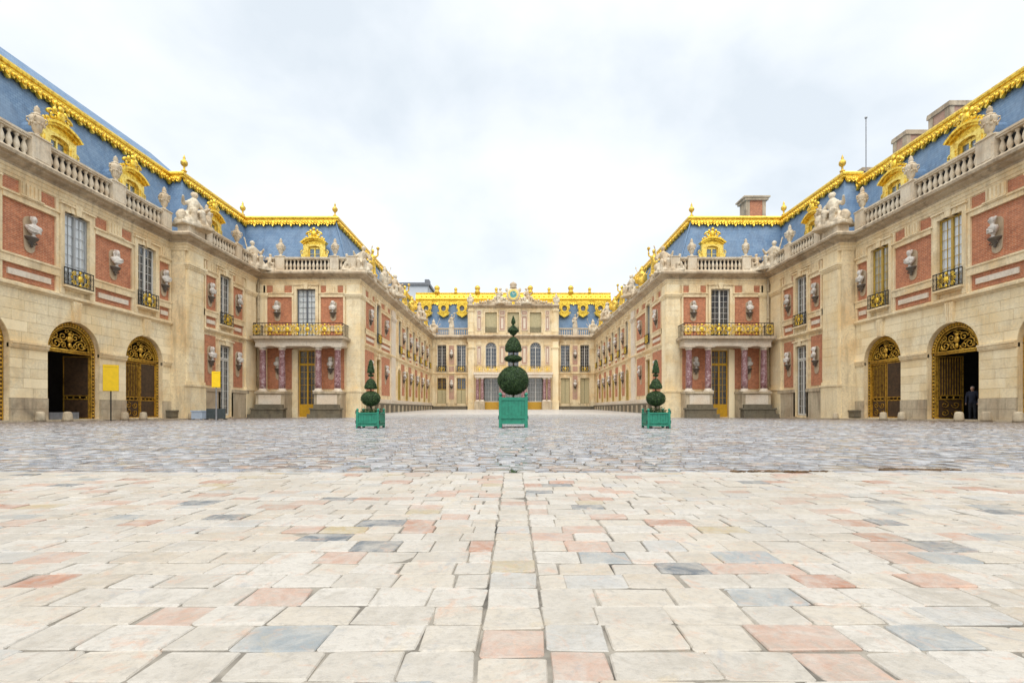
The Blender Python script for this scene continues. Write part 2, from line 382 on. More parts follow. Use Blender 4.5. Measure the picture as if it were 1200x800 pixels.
class Frame:
    """wall frame: x along the wall, y into the wall (negative = outward), z up"""
    def __init__(s, side, kind, at): s.s = side; s.k = kind; s.at = at
    def fn(s, x, y, z):
        return (s.s * x, s.at + y, z) if s.k == 'front' else (s.s * (s.at + y), x, z)
    @property
    def rot(s): return 0.0 if s.k == 'front' else (-math.pi / 2) * s.s
    def wm(s, x, y, z, sc=None): return mat4(s.fn(x, y, z), s.rot, sc)

def wall_sheet(mb, x0, x1, z0, z1, ops, d=0.5, y=0.0):
    """ops: (xa, xb, za, zb, arch): front sheet with openings and their reveals"""
    xs = {x0, x1}; zs = {z0, z1}
    full = []
    for xa, xb, za, zb, arch in ops:
        top = zb + (xb - xa) / 2 if arch else zb
        full.append((xa, xb, za, top)); xs |= {xa, xb}; zs |= {za, top}
    xs = sorted(x for x in xs if x0 <= x <= x1); zs = sorted(z for z in zs if z0 <= z <= z1)
    for i in range(len(xs) - 1):
        for j in range(len(zs) - 1):
            cx = (xs[i] + xs[i + 1]) / 2; cz = (zs[j] + zs[j + 1]) / 2
            if any(a < cx < b and c < cz < e for a, b, c, e in full): continue
            mb.poly([(xs[i], y, zs[j]), (xs[i + 1], y, zs[j]), (xs[i + 1], y, zs[j + 1]), (xs[i], y, zs[j + 1])])
    for xa, xb, za, zb, arch in ops:
        mb.poly([(xa, y, za), (xa, y + d, za), (xa, y + d, zb), (xa, y, zb)])
        mb.poly([(xb, y, za), (xb, y + d, za), (xb, y + d, zb), (xb, y, zb)])
        mb.poly([(xa, y, za), (xb, y, za), (xb, y + d, za), (xa, y + d, za)])
        if arch:
            r = (xb - xa) / 2; cx = (xa + xb) / 2; n = 20
            pts = [(cx - r * math.cos(math.pi * k / n), zb + r * math.sin(math.pi * k / n)) for k in range(n + 1)]
            for k in range(n):
                (ax, az), (bx, bz) = pts[k], pts[k + 1]
                mb.poly([(ax, y, az), (bx, y, bz), (bx, y + d, bz), (ax, y + d, az)])
                mb.poly([(ax, y, az), (bx, y, bz), (bx, y, zb + r), (ax, y, zb + r)])
        else:
            mb.poly([(xa, y, zb), (xb, y, zb), (xb, y + d, zb), (xa, y + d, zb)])

def zg(y):
    t = min(1, max(0, (y - 18) / 24.0)); return -0.17 * t * t * (3 - 2 * t)

def remeshed(mb, mat, voxel, disp=0.0, dscale=3.0):
    me = mb.mesh('tmp', mat); o = bpy.data.objects.new('tmp', me); COL.objects.link(o)
    m = o.modifiers.new('r', 'REMESH'); m.mode = 'VOXEL'; m.voxel_size = voxel
    m2 = o.modifiers.new('s', 'SMOOTH'); m2.iterations = 2; m2.factor = 0.5
    dg = bpy.context.evaluated_depsgraph_get(); ev = o.evaluated_get(dg)
    out = bpy.data.meshes.new_from_object(ev)
    bpy.data.objects.remove(o); bpy.data.meshes.remove(me)
    if disp:
        out.update()
        for v in out.vertices:
            q = v.co * dscale
            k = noise.noise(Vector((q.x * 1.6, q.y * 1.6, q.z * 0.7))) + 0.6 * noise.noise(q * 2.7)
            v.co += v.normal * (k * disp)
    out.materials.clear(); out.materials.append(MT[mat])
    for p in out.polygons: p.use_smooth = True
    return out
def recolor(me, mat):
    m = me.copy(); m.materials.clear(); m.materials.append(MT[mat]); return m

SIDE = {-1: 'notice-board side', 1: 'chimney side'}

# ------------------------------------------------------------------ ground
EDGE = 4.62          # pale paving ends, dark setts begin
STEP_Y = 42.9        # first step of the raised court
def build_ground():
    mb = MB(); ys = [-40, -5, 0, 18, 20, 22, 24, 26, 28, 30, 32, 34, 36, 38, 40, 42, 43.5, 100, 600]
    vs = []; fs = []
    for y in ys:
        for x in (-600, -60, -24.5, 0, 24.5, 60, 600): vs.append((x, y, zg(y) - 0.03))
    for j in range(len(ys) - 1):
        for i in range(6): fs.append((j * 7 + i, j * 7 + i + 1, (j + 1) * 7 + i + 1, (j + 1) * 7 + i))
    mb.add(vs, fs); tag(mb.build('ground', 'joint'), kind='structure')

    # pale paving in front
    pv = MB(); pv.poly([(-30, -2.5, -0.0055), (30, -2.5, -0.0055), (30, EDGE, -0.0055), (-30, EDGE, -0.0055)])
    pave = tag(pv.build('pavement', 'joint_pale'), kind='structure')
    rnd = random.Random(3)
    def stone(w, d):
        j = lambda a: rnd.uniform(-a, a)
        x, y = w / 2, d / 2; b = []
        for sx, sy in ((-1, -1), (1, -1), (1, 1), (-1, 1)):
            cx, cy = rnd.uniform(.002, .016), rnd.uniform(.002, .013); ex, ey = j(.0075), j(.0065)
            p1 = (sx * x + ex, sy * (y - cy) + ey); p2 = (sx * (x - cx) + ex, sy * y + ey)
            b += [p1, p2] if sx * sy > 0 else [p2, p1]
        t1, t2 = j(.013), j(.013); n = 8; tp = .007
        zt = [t1 * p[0] + t2 * p[1] + j(.0018) for p in b]
        vs = [(p[0], p[1], -0.05) for p in b] + [(p[0], p[1], -0.0035 + zt[i]) for i, p in enumerate(b)]
        vs += [(p[0] * (1 - tp / w), p[1] * (1 - tp / d), zt[i]) for i, p in enumerate(b)]
        return vs, [tuple(range(16, 24))] + [(i, (i + 1) % n, n + (i + 1) % n, n + i) for i in range(n)] + [(n + i, n + (i + 1) % n, 2 * n + (i + 1) % n, 2 * n + i) for i in range(n)]
    spots = []
    y = -0.6
    while y < EDGE - 0.05:
        d = rnd.uniform(0.122, 0.166)
        if y + d > EDGE: d = EDGE - y
        for sgn in (-1, 1):
            x = 0.086 + (rnd.uniform(-0.1, 0) if sgn else 0)
            x = 0.0865; first = True
            while x < 6.6:
                w = rnd.uniform(0.145, 0.25)
                if first: w *= rnd.uniform(0.45, 1.0); first = False
                spots.append((sgn * (x + w / 2), y + d / 2 + rnd.uniform(-.004, .004), w - 0.0045, d - 0.005)); x += w
        y += d
    y = -0.6
    while y < EDGE - 0.08:
        d = rnd.uniform(0.12, 0.17); spots.append((0.0, y + d / 2, 0.160, d - 0.006)); y += d
    def vis(sp):                      # drawn size in the photograph
        x, yy, w, d = sp
        if yy < 1.12 or abs(x) > 1.06 * yy: return 0
        return w * d / yy ** 3
    spots.sort(key=vis, reverse=True)
    protos = []
    for k in range(26):
        m = MB(); vs, fs = stone(0.21, 0.148); m.add(vs, fs); protos.append(m.mesh('paving_stone', 'paver'))
    for k, (x, yy, w, d) in enumerate(spots[:300]):
        wm = Matrix.Translation((x, yy, rnd.uniform(-0.003, 0.002))) @ Matrix.Rotation(rnd.uniform(-.012, .012) + (math.pi if rnd.random() < .5 else 0), 4, 'Z') @ Matrix.Rotation(rnd.uniform(-.008, .008), 4, 'X') @ Matrix.Rotation(rnd.uniform(-.008, .008), 4, 'Y') @ Matrix.Diagonal((w / 0.21, d / 0.148, 1, 1))
        inst(rnd.choice(protos), 'paving_stone', pave, wm)
    m = MB()
    for x, yy, w, d in spots[300:]:
        vs, fs = stone(w, d); dz = rnd.uniform(-.004, .003)
        m.add([(a + x, b + yy, c + dz) for a, b, c in vs], fs)
    m.build('paving_stones', 'paver', pave, kind='stuff')

    # dark setts
    rs = np.random.RandomState(5)
    bed = MB()
    yb = [EDGE + .001, 10, 18, 22, 26, 30, 34, 38, STEP_Y + .3]
    bed.add([(x, yy, zg(yy) - 0.02) for yy in yb for x in (-24.4, 24.4)], [(2 * i, 2 * i + 1, 2 * i + 3, 2 * i + 2) for i in range(len(yb) - 1)])
    bedo = tag(bed.build('cobbled_court', 'joint'), kind='structure')
    V = []; n = 0; y = EDGE
    while y < STEP_Y:
        d = rs.uniform(0.16, 0.21); lim = min(1.12 * y + 1.5, 24.2)
        ws = rs.uniform(0.18, 0.31, int(2 * lim / 0.2) + 5); xs = -lim + np.cumsum(ws) - rs.uniform(0, .2)
        k = np.searchsorted(xs, lim); ws = ws[:k]; xs = xs[:k]; c = xs - ws / 2
        m = len(c); gp = 0.0115
        dz = rs.uniform(-.006, .006, m); tx = rs.uniform(-.005, .005, m); ty = rs.uniform(-.004, .004, m)
        z0 = zg(y)
        A = np.zeros((m, 8, 3))
        for q, (sx, sy) in enumerate(((-1, -1), (1, -1), (1, 1), (-1, 1))):
            jx = rs.uniform(-.006, .006, m); jy = rs.uniform(-.006, .006, m)
            A[:, q, 0] = c + sx * (ws / 2 - gp) + jx; A[:, q, 1] = y + d / 2 + sy * (d / 2 - gp) + jy; A[:, q, 2] = z0 - 0.03
            A[:, 4 + q, 0] = c + sx * (ws / 2 - gp - .010) + jx; A[:, 4 + q, 1] = y + d / 2 + sy * (d / 2 - gp - .010) + jy
            A[:, 4 + q, 2] = z0 + dz + sx * tx + sy * ty
        V.append(A.reshape(-1, 3)); n += m; y += d
    V = np.concatenate(V)
    F = np.array([(4, 5, 6, 7), (0, 1, 5, 4), (1, 2, 6, 5), (2, 3, 7, 6), (3, 0, 4, 7)])
    F = (F[None] + (np.arange(n) * 8)[:, None, None]).reshape(-1, 4)
    me = bpy.data.meshes.new('cobble_setts'); me.vertices.add(len(V)); me.vertices.foreach_set('co', V.ravel())
    me.loops.add(F.size); me.loops.foreach_set('vertex_index', F.ravel().astype(np.int32))
    me.polygons.add(len(F)); me.polygons.foreach_set('loop_start', (np.arange(len(F)) * 4).astype(np.int32))
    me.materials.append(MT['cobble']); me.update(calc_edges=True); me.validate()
    inst(me, 'cobble_setts', bedo, Matrix.Identity(4), 'stuff')

    # raised court beyond: two steps and a gently rising floor
    mc = MB()
    mc.box(-13.4, 13.4, STEP_Y, STEP_Y + 0.45, -0.3, -0.02)
    mc.box(-13.4, 13.4, STEP_Y + 0.44, STEP_Y + 0.9, -0.3, 0.11)
    tag(mc.build('court_steps', 'court'), kind='structure')
    fl = MB(); fl.poly([(-13.45, STEP_Y + 0.85, 0.114), (13.45, STEP_Y + 0.85, 0.114), (13.45, 80, 0.52), (-13.45, 80, 0.52)])
    tag(fl.build('marble_court', 'court'), kind='structure')
    # narrow pale kerb along the foot of both outer wings
    for s in (-1, 1):
        k = MB(); x = 12.0
        while x < 42.5:
            l = random.uniform(1.0, 1.6); x1 = min(x + l, 42.5)
            u = 23.15 if x1 < 33.2 else 22.1
            if x < 33.2 < x1: x1 = 33.2
            k.box(u, 24.0, x + .006, x1 - .006, zg(x) - 0.1, zg(x) + 0.085); x = x1
        tag(k.build('kerb', 'plinth', fn=lambda u, y, z, s=s: (s * u, y, z)), kind='structure')
build_ground()

# ------------------------------------------------------------------ shared pieces of architecture
def spiral(mb, cx, cz, r0, turns, a0, sgn, tube_r, y=0.0, n=22):
    pts = []
    for k in range(n + 1):
        t = k / n; r = r0 * (1 - 0.86 * t); a = a0 + sgn * turns * 2 * math.pi * t
        pts.append((cx + r * math.cos(a), y, cz + r * math.sin(a)))
    mb.tube(pts, tube_r, 4)
_win = {}
def window_meshes(w, h, rows, cols, frame):
    key = (w, h, rows, cols, frame)
    if key in _win: return _win[key]
    f = MB(); t = 0.075; d = 0.07
    f.box(-w / 2, -w / 2 + t, -d, 0, 0, h); f.box(w / 2 - t, w / 2, -d, 0, 0, h)
    f.box(-w / 2 + t, w / 2 - t, -d, 0, h - t, h); f.box(-w / 2 + t, w / 2 - t, -d, 0, 0, t * 1.6)
    f.box(-0.055, 0.055, -d - .02, 0.01, t, h - t)
    pw = (w - 2 * t) / cols; ph = (h - 2.6 * t) / rows
    for k in range(1, cols):
        if 2 * k == cols: continue
        x = -w / 2 + t + k * pw; f.box(x - .012, x + .012, -d * .6, -.01, t, h - t)
    for k in range(1, rows):
        z = 1.6 * t + k * ph; f.box(-w / 2 + t, w / 2 - t, -d * .55, -.012, z - .013, z + .013)
    p = MB().box(-pw / 2 + .012, pw / 2 - .012, -.02, -.014, -ph / 2 + .012, ph / 2 - .012)
    c = MB(); n = 14
    for k in range(n):
        xa = -w / 2 + w * k / n; xb = -w / 2 + w * (k + 1) / n
        ya = .012 + .02 * (k % 2); yb = .012 + .02 * ((k + 1) % 2)
        c.poly([(xa, ya, 0), (xb, yb, 0), (xb, yb, h), (xa, ya, h)])
    r = (f.mesh('window', frame), p.mesh('pane', 'glass'), c, pw, ph, t)
    _win[key] = r; return r
def window(parent, fr, x, y, z, w, h, rows, cols, frame, curtain, split=True, name='window'):
    fm, pm, c, pw, ph, t = window_meshes(w, h, rows, cols, frame)
    o = inst(fm, name, parent, fr.wm(x, y, z))
    if split:
        for i in range(cols):
            for j in range(rows):
                lx = -w / 2 + t + (i + .5) * pw; lz = 1.6 * t + (j + .5) * ph
                inst(pm, 'pane', o, WM[o.name] @ Matrix.Translation((lx, 0, lz)))
    else:
        key = ('one', w, h)
        if key not in _win: _win[key] = MB().box(-w / 2 + .05, w / 2 - .05, -.02, -.014, .05, h - .05).mesh('pane', 'glass')
        inst(_win[key], 'pane', o, WM[o.name].copy())
    if curtain:
        key = ('cur', w, h, curtain)
        if key not in _win: _win[key] = c.mesh('curtain', curtain)
        inst(_win[key], 'curtain', o, WM[o.name].copy())
    return o
_misc = {}
def proto(key, fn):
    if key not in _misc: _misc[key] = fn()
    return _misc[key]
def mask_emblem(w, h):
    m = MB(); cz = h * .52; r = min(w, h)
    m.ell((0, -.04, cz), (r * .17, .05, r * .18), 12, 6)
    for k in range(12):
        a = 2 * math.pi * k / 12; m.tube([(r * .15 * math.cos(a), -.03, cz + r * .15 * math.sin(a)), (r * (.30 + .04 * (k % 2)) * math.cos(a), -.03, cz + r * (.30 + .04 * (k % 2)) * math.sin(a))], .03 * r, 4, .008)
    for sg in (-1, 1):
        for zz, q in ((.2, 1), (.82, -1)):
            spiral(m, sg * w * .34, h * zz, h * .17, 1.3, 0 if sg > 0 else math.pi, sg * q, .022, -.03, 16)
        spiral(m, sg * w * .43, h * .5, h * .12, 1.1, math.pi / 2, -sg, .018, -.03, 12)
        m.tube([(sg * w * .1, -.03, h * .05), (sg * w * .3, -.03, h * .2), (sg * w * .45, -.03, h * .55), (sg * w * .25, -.03, h * .92)], .018, 4)
    m.ell((0, -.04, h * .9), (r * .10, .04, r * .09), 8, 5); m.ell((0, -.04, h * .12), (r * .09, .04, r * .1), 8, 5)
    return m
def rail_panel(w, h, n):
    m = MB(); r = .02
    m.box(-w / 2, w / 2, -.03, .03, h - .05, h); m.box(-w / 2, w / 2, -.025, .025, 0.03, .07)
    for k in range(n + 1):
        x = -w / 2 + w * k / n; m.box(x - .014, x + .014, -.014, .014, 0, h)
    for k in range(n):
        x = -w / 2 + w * (k + .5) / n; q = w / n * .42
        spiral(m, x, h * .30, q, 1.1, math.pi / 2, 1, .011, 0, 12); spiral(m, x, h * .68, q, 1.1, -math.pi / 2, -1, .011, 0, 12)
    return m
def juliet(parent, fr, x, z, w=1.75):
    o = inst(proto(('rail', w), lambda: rail_panel(w, .92, 8).mesh('balcony_rail', 'iron')), 'balcony_rail', parent, fr.wm(x, -.27, z))
    inst(proto(('emb', w), lambda: mask_emblem(w * .62, .86).mesh('gilt_emblem', 'gold', True)), 'gilt_emblem', o, fr.wm(x, -.29, z + .02))
    return o
# bust: plate on the wall, bracket below, head and draped shoulders in one surface
def bust_mesh(var=0):
    m = MB(); hf = (0, 1, .4)[var]; df = (1, -1, 1)[var]
    m.lathe([(.10, 0), (.13, .03), (.07, .07), (.06, .14), (.12, .19)], 12)                      # socle
    rings = [(.10, .06, .17, 0), (.20, .11, .24, 0), (.30, .15, .36, -.01), (.335, .165, .46, -.01), (.30, .15, .55, -.01), (.17, .11, .61, -.01), (.085, .085, .65, -.02),
             (.078, .085, .70, -.03), (.10, .115, .74, -.04), (.118, .14, .81, -.04), (.125, .15, .88, -.03), (.115, .145, .96, -.025), (.08, .10, 1.02, -.02), (.02, .03, 1.045, -.02)]
    vs = []; n = 14
    for rx, ry, z, oy in rings:
        for k in range(n):
            a = 2 * math.pi * k / n
            fold = 1 + (.10 * math.sin(5 * a + z * 9) if .22 < z < .6 else 0)
            vs.append((rx * fold * math.cos(a), oy + ry * fold * math.sin(a), z))
    fs = [(j * n + k, j * n + (k + 1) % n, (j + 1) * n + (k + 1) % n, (j + 1) * n + k) for j in range(len(rings) - 1) for k in range(n)]
    fs += [tuple(range(n)), tuple(range((len(rings) - 1) * n, len(rings) * n))]
    m.add(vs, fs)
    m.ell((0, -.19, .84), (.022, .035, .04), 6, 4); m.ell((0, -.165, .78), (.045, .03, .018), 6, 4)     # nose, mouth
    for sg in (-1, 1):
        m.ell((sg * .125, -.02, .85), (.025, .04, .05), 6, 4); m.ell((sg * .05, -.165, .885), (.03, .02, .014), 6, 4)
        for q in range(4): m.ell((sg * (.09 - .012 * q), .03 + .02 * q, .93 + .03 * q - .04 * (q == 0)), (.05, .07, .05), 6, 4)
    for off in (0, .09, .17): m.tube([(-.28 * df, -.10, .52 - off), (-.1 * df, -.185, .42 - off), (.1 * df, -.185, .35 - off * .6), (.24 * df, -.12, .27 - off * .3)], .036, 6)
    if hf:
        for q in range(10):
            a = math.pi * (q / 9.0); m.ell((.13 * math.cos(a), .04 + .05 * math.sin(a), .80 + .14 * math.sin(a)), (.05 * hf + .02, .07, .08), 6, 4)
        for sg in (-1, 1):
            for q in range(3): m.ell((sg * .13, .01, .78 - .07 * q), (.05 * hf + .015, .06, .055), 6, 4)
    if var == 2: m.ell((0, -.13, .73), (.06, .05, .07), 8, 5); m.tube([(-.12, -.08, .93), (0, -.16, .95), (.12, -.08, .93)], .03, 6)
    return m.mesh('figure', 'marble_white', True)
def niche_mesh(h):
    pts = []; r = .36; n = 10
    for k in range(n + 1):
        a = math.pi * k / n; pts.append((r * math.cos(a), h - r + r * math.sin(a)))
    for k in range(n + 1):
        a = math.pi + math.pi * k / n; pts.append((r * math.cos(a) * .8, r * .8 + r * .8 * math.sin(a)))
    return MB().prism(pts, -.06, 0.02).mesh('niche_plate', 'niche')
def bracket_mesh():
    m = MB()
    prof = [(.02, 0), (.09, .05), (.07, .16), (.14, .26), (.19, .36), (.30, .44), (.33, .50), (.36, .52), (.36, .58)]
    m.lathe(prof, 12, (0, -.10, 0), 1.0, .75)
    for sg in (-1, 1): spiral(m, sg * .14, .22, .12, 1.1, 0 if sg > 0 else math.pi, sg, .03, -.16, 12)
    return m.mesh('bracket', 'bracket', True)
def bust(fr, x, z, label, group, sc=.86, y=0.0, h=2.05):
    t = empty('wall_bust', fr.fn(x, y, z + .15), label, 'bust', group, fr.rot)
    w = WM[t.name]
    inst(proto(('niche', h), lambda: niche_mesh(h)), 'niche_plate', t, w @ Matrix.Diagonal((sc, sc, sc, 1)))
    b0 = (h - 1.85) * sc * .8
    inst(proto('bracket', bracket_mesh), 'bracket', t, w @ Matrix.Translation((0, -.05, b0 + .12)) @ Matrix.Diagonal((sc, sc, sc, 1)))
    vb = random.randrange(3)
    inst(proto(('bust', vb), lambda: bust_mesh(vb)), 'figure', t, w @ Matrix.Translation((0, -.27 * sc, b0 + .12 + .57 * sc)) @ Matrix.Rotation(random.uniform(-.5, .5), 4, 'Z') @ Matrix.Diagonal((sc * 1.12, sc * 1.12, sc * 1.12, 1)))
    return t
# urn
def urn(loc, label, group, sc=1.0):
    t = empty('stone_urn', loc, label, 'urn', group); w = WM[t.name] @ Matrix.Rotation(random.uniform(0, 6), 4, 'Z') @ Matrix.Diagonal((sc * .82, sc * .82, sc, 1))
    body = lambda: MB().lathe([(.24, 0), (.24, .07), (.16, .11), (.10, .20), (.15, .27), (.22, .34), (.27, .55), (.36, .82), (.385, .96), (.33, 1.03), (.23, 1.08)], 14).mesh('vase', 'statue', True)
    lid = lambda: MB().lathe([(.28, 1.07), (.29, 1.12), (.20, 1.17), (.12, 1.22), (.15, 1.28), (.17, 1.34), (.11, 1.42), (.14, 1.47), (.05, 1.56), (.01, 1.6)], 12).mesh('lid', 'statue', True)
    def hnd():
        m = MB()
        for k in range(4):
            a = k * math.pi / 2; c, s_ = math.cos(a), math.sin(a)
            m.tube([(c * .36, s_ * .36, .70), (c * .47, s_ * .47, .82), (c * .46, s_ * .46, .95), (c * .36, s_ * .36, .98)], .05, 6)
            m.ell((c * .33, s_ * .33, .62), (.08, .08, .09), 6, 4)
        for k in range(12):
            a = 2 * math.pi * k / 12; m.ell((math.cos(a) * .33, math.sin(a) * .33, .72 - .06 * abs(math.sin(2 * a))), (.06, .06, .05), 6, 4)
        return m.mesh('garland', 'statue', True)
    inst(proto('urn_b', body), 'vase', t, w); inst(proto('urn_l', lid), 'lid', t, w); inst(proto('urn_h', hnd), 'garland', t, w)
    return t
# balusters and rails
def baluster_mesh():
    return MB().lathe([(.115, 0), (.115, .07), (.065, .11), (.09, .17), (.14, .30), (.12, .42), (.06, .60), (.055, .66), (.10, .70), (.11, .78)], 8).mesh('baluster', 'balustrade', True)
def balustrade(parent, fr, x0, x1, y, z, peds, step=.33, end_blank=0.0, h=1.3, stuff=False):
    """peds: list of (centre, width)"""
    rail = MB(); b0 = .20; bt = h - .20
    rail.box(x0, x1, y - .20, y + .20, z, z + b0)
    rail.box(x0, x1, y - .22, y + .22, z + h - .11, z + h); rail.box(x0, x1, y - .17, y + .17, z + h - .20, z + h - .11)
    part = rail.build('balustrade', 'balustrade', parent, fr.fn)
    spans = []; cur = x0
    for c, w in sorted(peds):
        pm = MB(); pm.box(c - w / 2, c + w / 2, y - .245, y + .245, z - .003, z + h + .035)
        pm.box(c - w / 2 - .05, c + w / 2 + .05, y - .29, y + .29, z + h + .035, z + h + .10)
        pm.box(c - w / 2 + .12, c + w / 2 - .12, y - .262, y - .2, z + .25, z + h - .25); pm.build('pedestal', 'balustrade', part, fr.fn)
        if c - w / 2 > cur + .2: spans.append((cur, c - w / 2))
        cur = c + w / 2
    if x1 > cur + .2: spans.append((cur, x1))
    me = proto('baluster', baluster_mesh); sc = (1, 1, (bt - b0) / .78)
    big = MB(); src = MB().lathe([(.095, 0), (.055, .11), (.115, .30), (.05, .60), (.09, .78)], 6)
    for a, b in spans:
        n = max(1, int((b - a) / step))
        for k in range(n):
            x = a + (b - a) * (k + .5) / n
            if stuff: big.add([(x + p[0], y + p[1], z + b0 + p[2] * sc[2]) for p in src.v], src.f)
            else: inst(me, 'baluster', part, fr.wm(x, y, z + b0, sc))
    if stuff and big.v: big.build('balusters', 'balustrade', part, fr.fn, kind='stuff')
    return part
# gilded dormer
def dormer(parent, fr, x, y, z, gap):
    """z = floor behind balustrade, front faces outward; gap = depth to the slate behind"""
    def front():
        m = MB(); zt = 2.95; w = .52; r = .52
        m.box(-.98, -w, -.18, .1, 0, 2.45); m.box(w, .98, -.18, .1, 0, 2.45)
        n = 12; pts = [(.98, 2.45), (.98, 2.72), (-.98, 2.72), (-.98, 2.45)] + [(-w + 0, 2.45)] + [(-w * math.cos(math.pi * k / n), 2.25 + .34 * math.sin(math.pi * k / n)) for k in range(1, n)] + [(w, 2.45)]
        m.prism([(-.98, 2.45), (-w, 2.45)] + [(-w * math.cos(math.pi * k / n), 2.45 + .2 * math.sin(math.pi * k / n)) for k in range(1, n)] + [(w, 2.45), (.98, 2.45), (.98, 2.78), (-.98, 2.78)], -.18, .1)
        for sg in (-1, 1):                                       # scrolled sides
            m.box(sg * 1.06 - .09, sg * 1.06 + .09, -.12, .08, 0, 1.9)
            spiral(m, sg * 1.12, .34, .27, 1.3, -math.pi / 2, sg, .075, -.05, 16); spiral(m, sg * 1.08, 2.1, .2, 1.2, math.pi / 2, -sg, .06, -.05, 14)
            m.box(sg * .75 - .12, sg * .75 + .12, -.23, -.18, .1, 2.4)
            for k in range(6): m.ell((sg * 1.17, -.08, .8 + .2 * k), (.07, .07, .09), 6, 4)
        return m.mesh('dormer', 'gold_pale')
    def ped():
        m = MB(); n = 14; rr = 1.5
        for ri, ro, y0 in ((1.42, 1.56, -.42), (1.28, 1.42, -.30)):
            cz = 2.0; a0 = .86
            for k in range(n):
                t0 = math.pi / 2 + a0 * (1 - 2 * k / n); t1 = math.pi / 2 + a0 * (1 - 2 * (k + 1) / n)
                q = [(ri * math.cos(t0), cz + ri * math.sin(t0) * .9), (ro * math.cos(t0), cz + ro * math.sin(t0) * .9), (ro * math.cos(t1), cz + ro * math.sin(t1) * .9), (ri * math.cos(t1), cz + ri * math.sin(t1) * .9)]
                m.prism(q, y0, .15)
        m.prism([(-.98, 2.78)] + [(1.3 * math.cos(math.pi / 2 + .86 * (1 - 2 * k / n)), 2.0 + 1.3 * .9 * math.sin(math.pi / 2 + .86 * (1 - 2 * k / n))) for k in range(n + 1)] + [(.98, 2.78)], -.15, .12)
        return m.mesh('pediment', 'gold')
    def crest():
        m = MB(); z0 = 3.3
        m.ell((0, -.2, z0 + .42), (.24, .16, .3), 10, 7); m.ell((0, -.22, z0 + .83), (.15, .13, .17), 8, 6)
        for sg in (-1, 1):
            spiral(m, sg * .42, z0 + .35, .28, 1.3, 0 if sg > 0 else math.pi, sg, .085, -.15, 16)
            spiral(m, sg * .72, z0 + .02, .2, 1.1, 0 if sg > 0 else math.pi, -sg, .07, -.15, 14)
            m.tube([(sg * .2, -.2, z0 + .2), (sg * .5, -.24, z0 - .1), (sg * .9, -.2, z0 - .35)], .09, 6)
            m.ell((sg * .3, -.18, z0 + .68), (.12, .1, .16), 6, 5)
        m.ell((0, -.25, z0), (.2, .12, .2), 8, 5)
        return m.mesh('crest', 'gold', True)
    def frame():
        m = MB()
        m.box(-.52, -.44, .02, .08, .3, 2.5); m.box(.44, .52, .02, .08, .3, 2.5); m.box(-.05, .05, .0, .09, .3, 2.6); m.box(-.44, .44, .02, .08, 2.42, 2.62); m.box(-.44, .44, .02, .08, .3, .45)
        for k in range(3): m.box(-.44, .44, .035, .07, .95 + .5 * k, .98 + .5 * k)
        return m.mesh('window_frame', 'gold_pale')
    o = inst(proto('dormer', front), 'dormer', parent, fr.wm(x, y, z))
    w = WM[o.name]
    inst(proto('ped', ped), 'pediment', o, w.copy()); inst(proto('crest', crest), 'crest', o, w.copy()); inst(proto('dframe', frame), 'window_frame', o, w.copy())
    inst(proto('dpane', lambda: MB().box(-.45, .45, .05, .056, .4, 2.58).mesh('pane', 'glass')), 'pane', o, w.copy())
    inst(proto(('dcur', fr.s), lambda: MB().box(-.46, .46, .12, .13, .35, 2.6).mesh('curtain', 'curtain_cream' if fr.s > 0 else 'curtain_dim')), 'curtain', o, w.copy())
    def cheeks():
        m = MB(); n = 8
        arc = [(1.0 * math.cos(math.pi * k / n), 2.55 + .75 * math.sin(math.pi * k / n)) for k in range(n + 1)]
        m.prism([(1.0, 0)] + arc + [(-1.0, 0)], .11, gap)
        return m.mesh('cheek', 'slate')
    inst(proto(('cheek', gap), cheeks), 'cheek', o, w.copy())
    return o
# gilded cresting along a roof break line: rounded bar with leaf drops
def cresting(parent, s, path, z, n_per_m=3.6, drop=.40, fall=(.30, 1.0), name='gilded_cresting'):
    m = MB()
    m.sweep([(-.25, z), (.14, z), (.2, z + .05), (.2, z + .14), (.27, z + .18), (.30, z + .30), (.25, z + .42), (.12, z + .49), (-.25, z + .49)], path)
    P = [Vector(p) for p in path]
    for i in range(len(P) - 1):
        d = P[i + 1] - P[i]; l = d.length; d.normalize(); nrm = Vector((-d.y, d.x)); n = max(1, int(l * n_per_m))
        for k in range(n):
            c = P[i] + d * (l * (k + .5) / n); hw = l / n * .5; dr = drop * (1.0 if k % 3 != 1 else 1.45)
            def q(t, o, zz): 
                f = o + .14 + fall[0] * max(0, (z - zz)) / fall[1]
                v = c + d * t + nrm * f; return (v.x, v.y, zz)
            w = hw * .92
            front = [q(-w, .10, z), q(-w, .08, z - dr * .45), q(-w * .55, .09, z - dr * .78), q(0, .10, z - dr), q(w * .55, .09, z - dr * .78), q(w, .08, z - dr * .45), q(w, .10, z)]
            back = [q(-w, -.1, z), q(-w, -.1, z - dr * .45), q(-w * .55, -.1, z - dr * .78), q(0, -.1, z - dr), q(w * .55, -.1, z - dr * .78), q(w, -.1, z - dr * .45), q(w, -.1, z)]
            nn = len(front); m.add(front + back, [tuple(range(nn))] + [(j, (j + 1) % nn, nn + (j + 1) % nn, nn + j) for j in range(nn)])
            b = q(0, .13, z - dr * .42); m.ell(b, (.065, .065, .11), 6, 4)
            b = q(hw, .13, z - .1); m.ell(b, (.06, .06, .09), 6, 4)
    return m.build(name, 'gold', parent, lambda u, y, zz: (s * u, y, zz), kind='stuff')
def finial(parent, s, u, y, z):
    me = proto('finial', lambda: MB().lathe([(.17, 0), (.2, .08), (.08, .16), (.07, .4), (.16, .46), (.25, .6), (.25, .75), (.14, .9), (.07, .95), (.10, 1.05), (.05, 1.2), (.01, 1.32)], 10).mesh('finial', 'gold_statue', True))
    inst(me, 'finial', parent, mat4((s * u, y, z)))

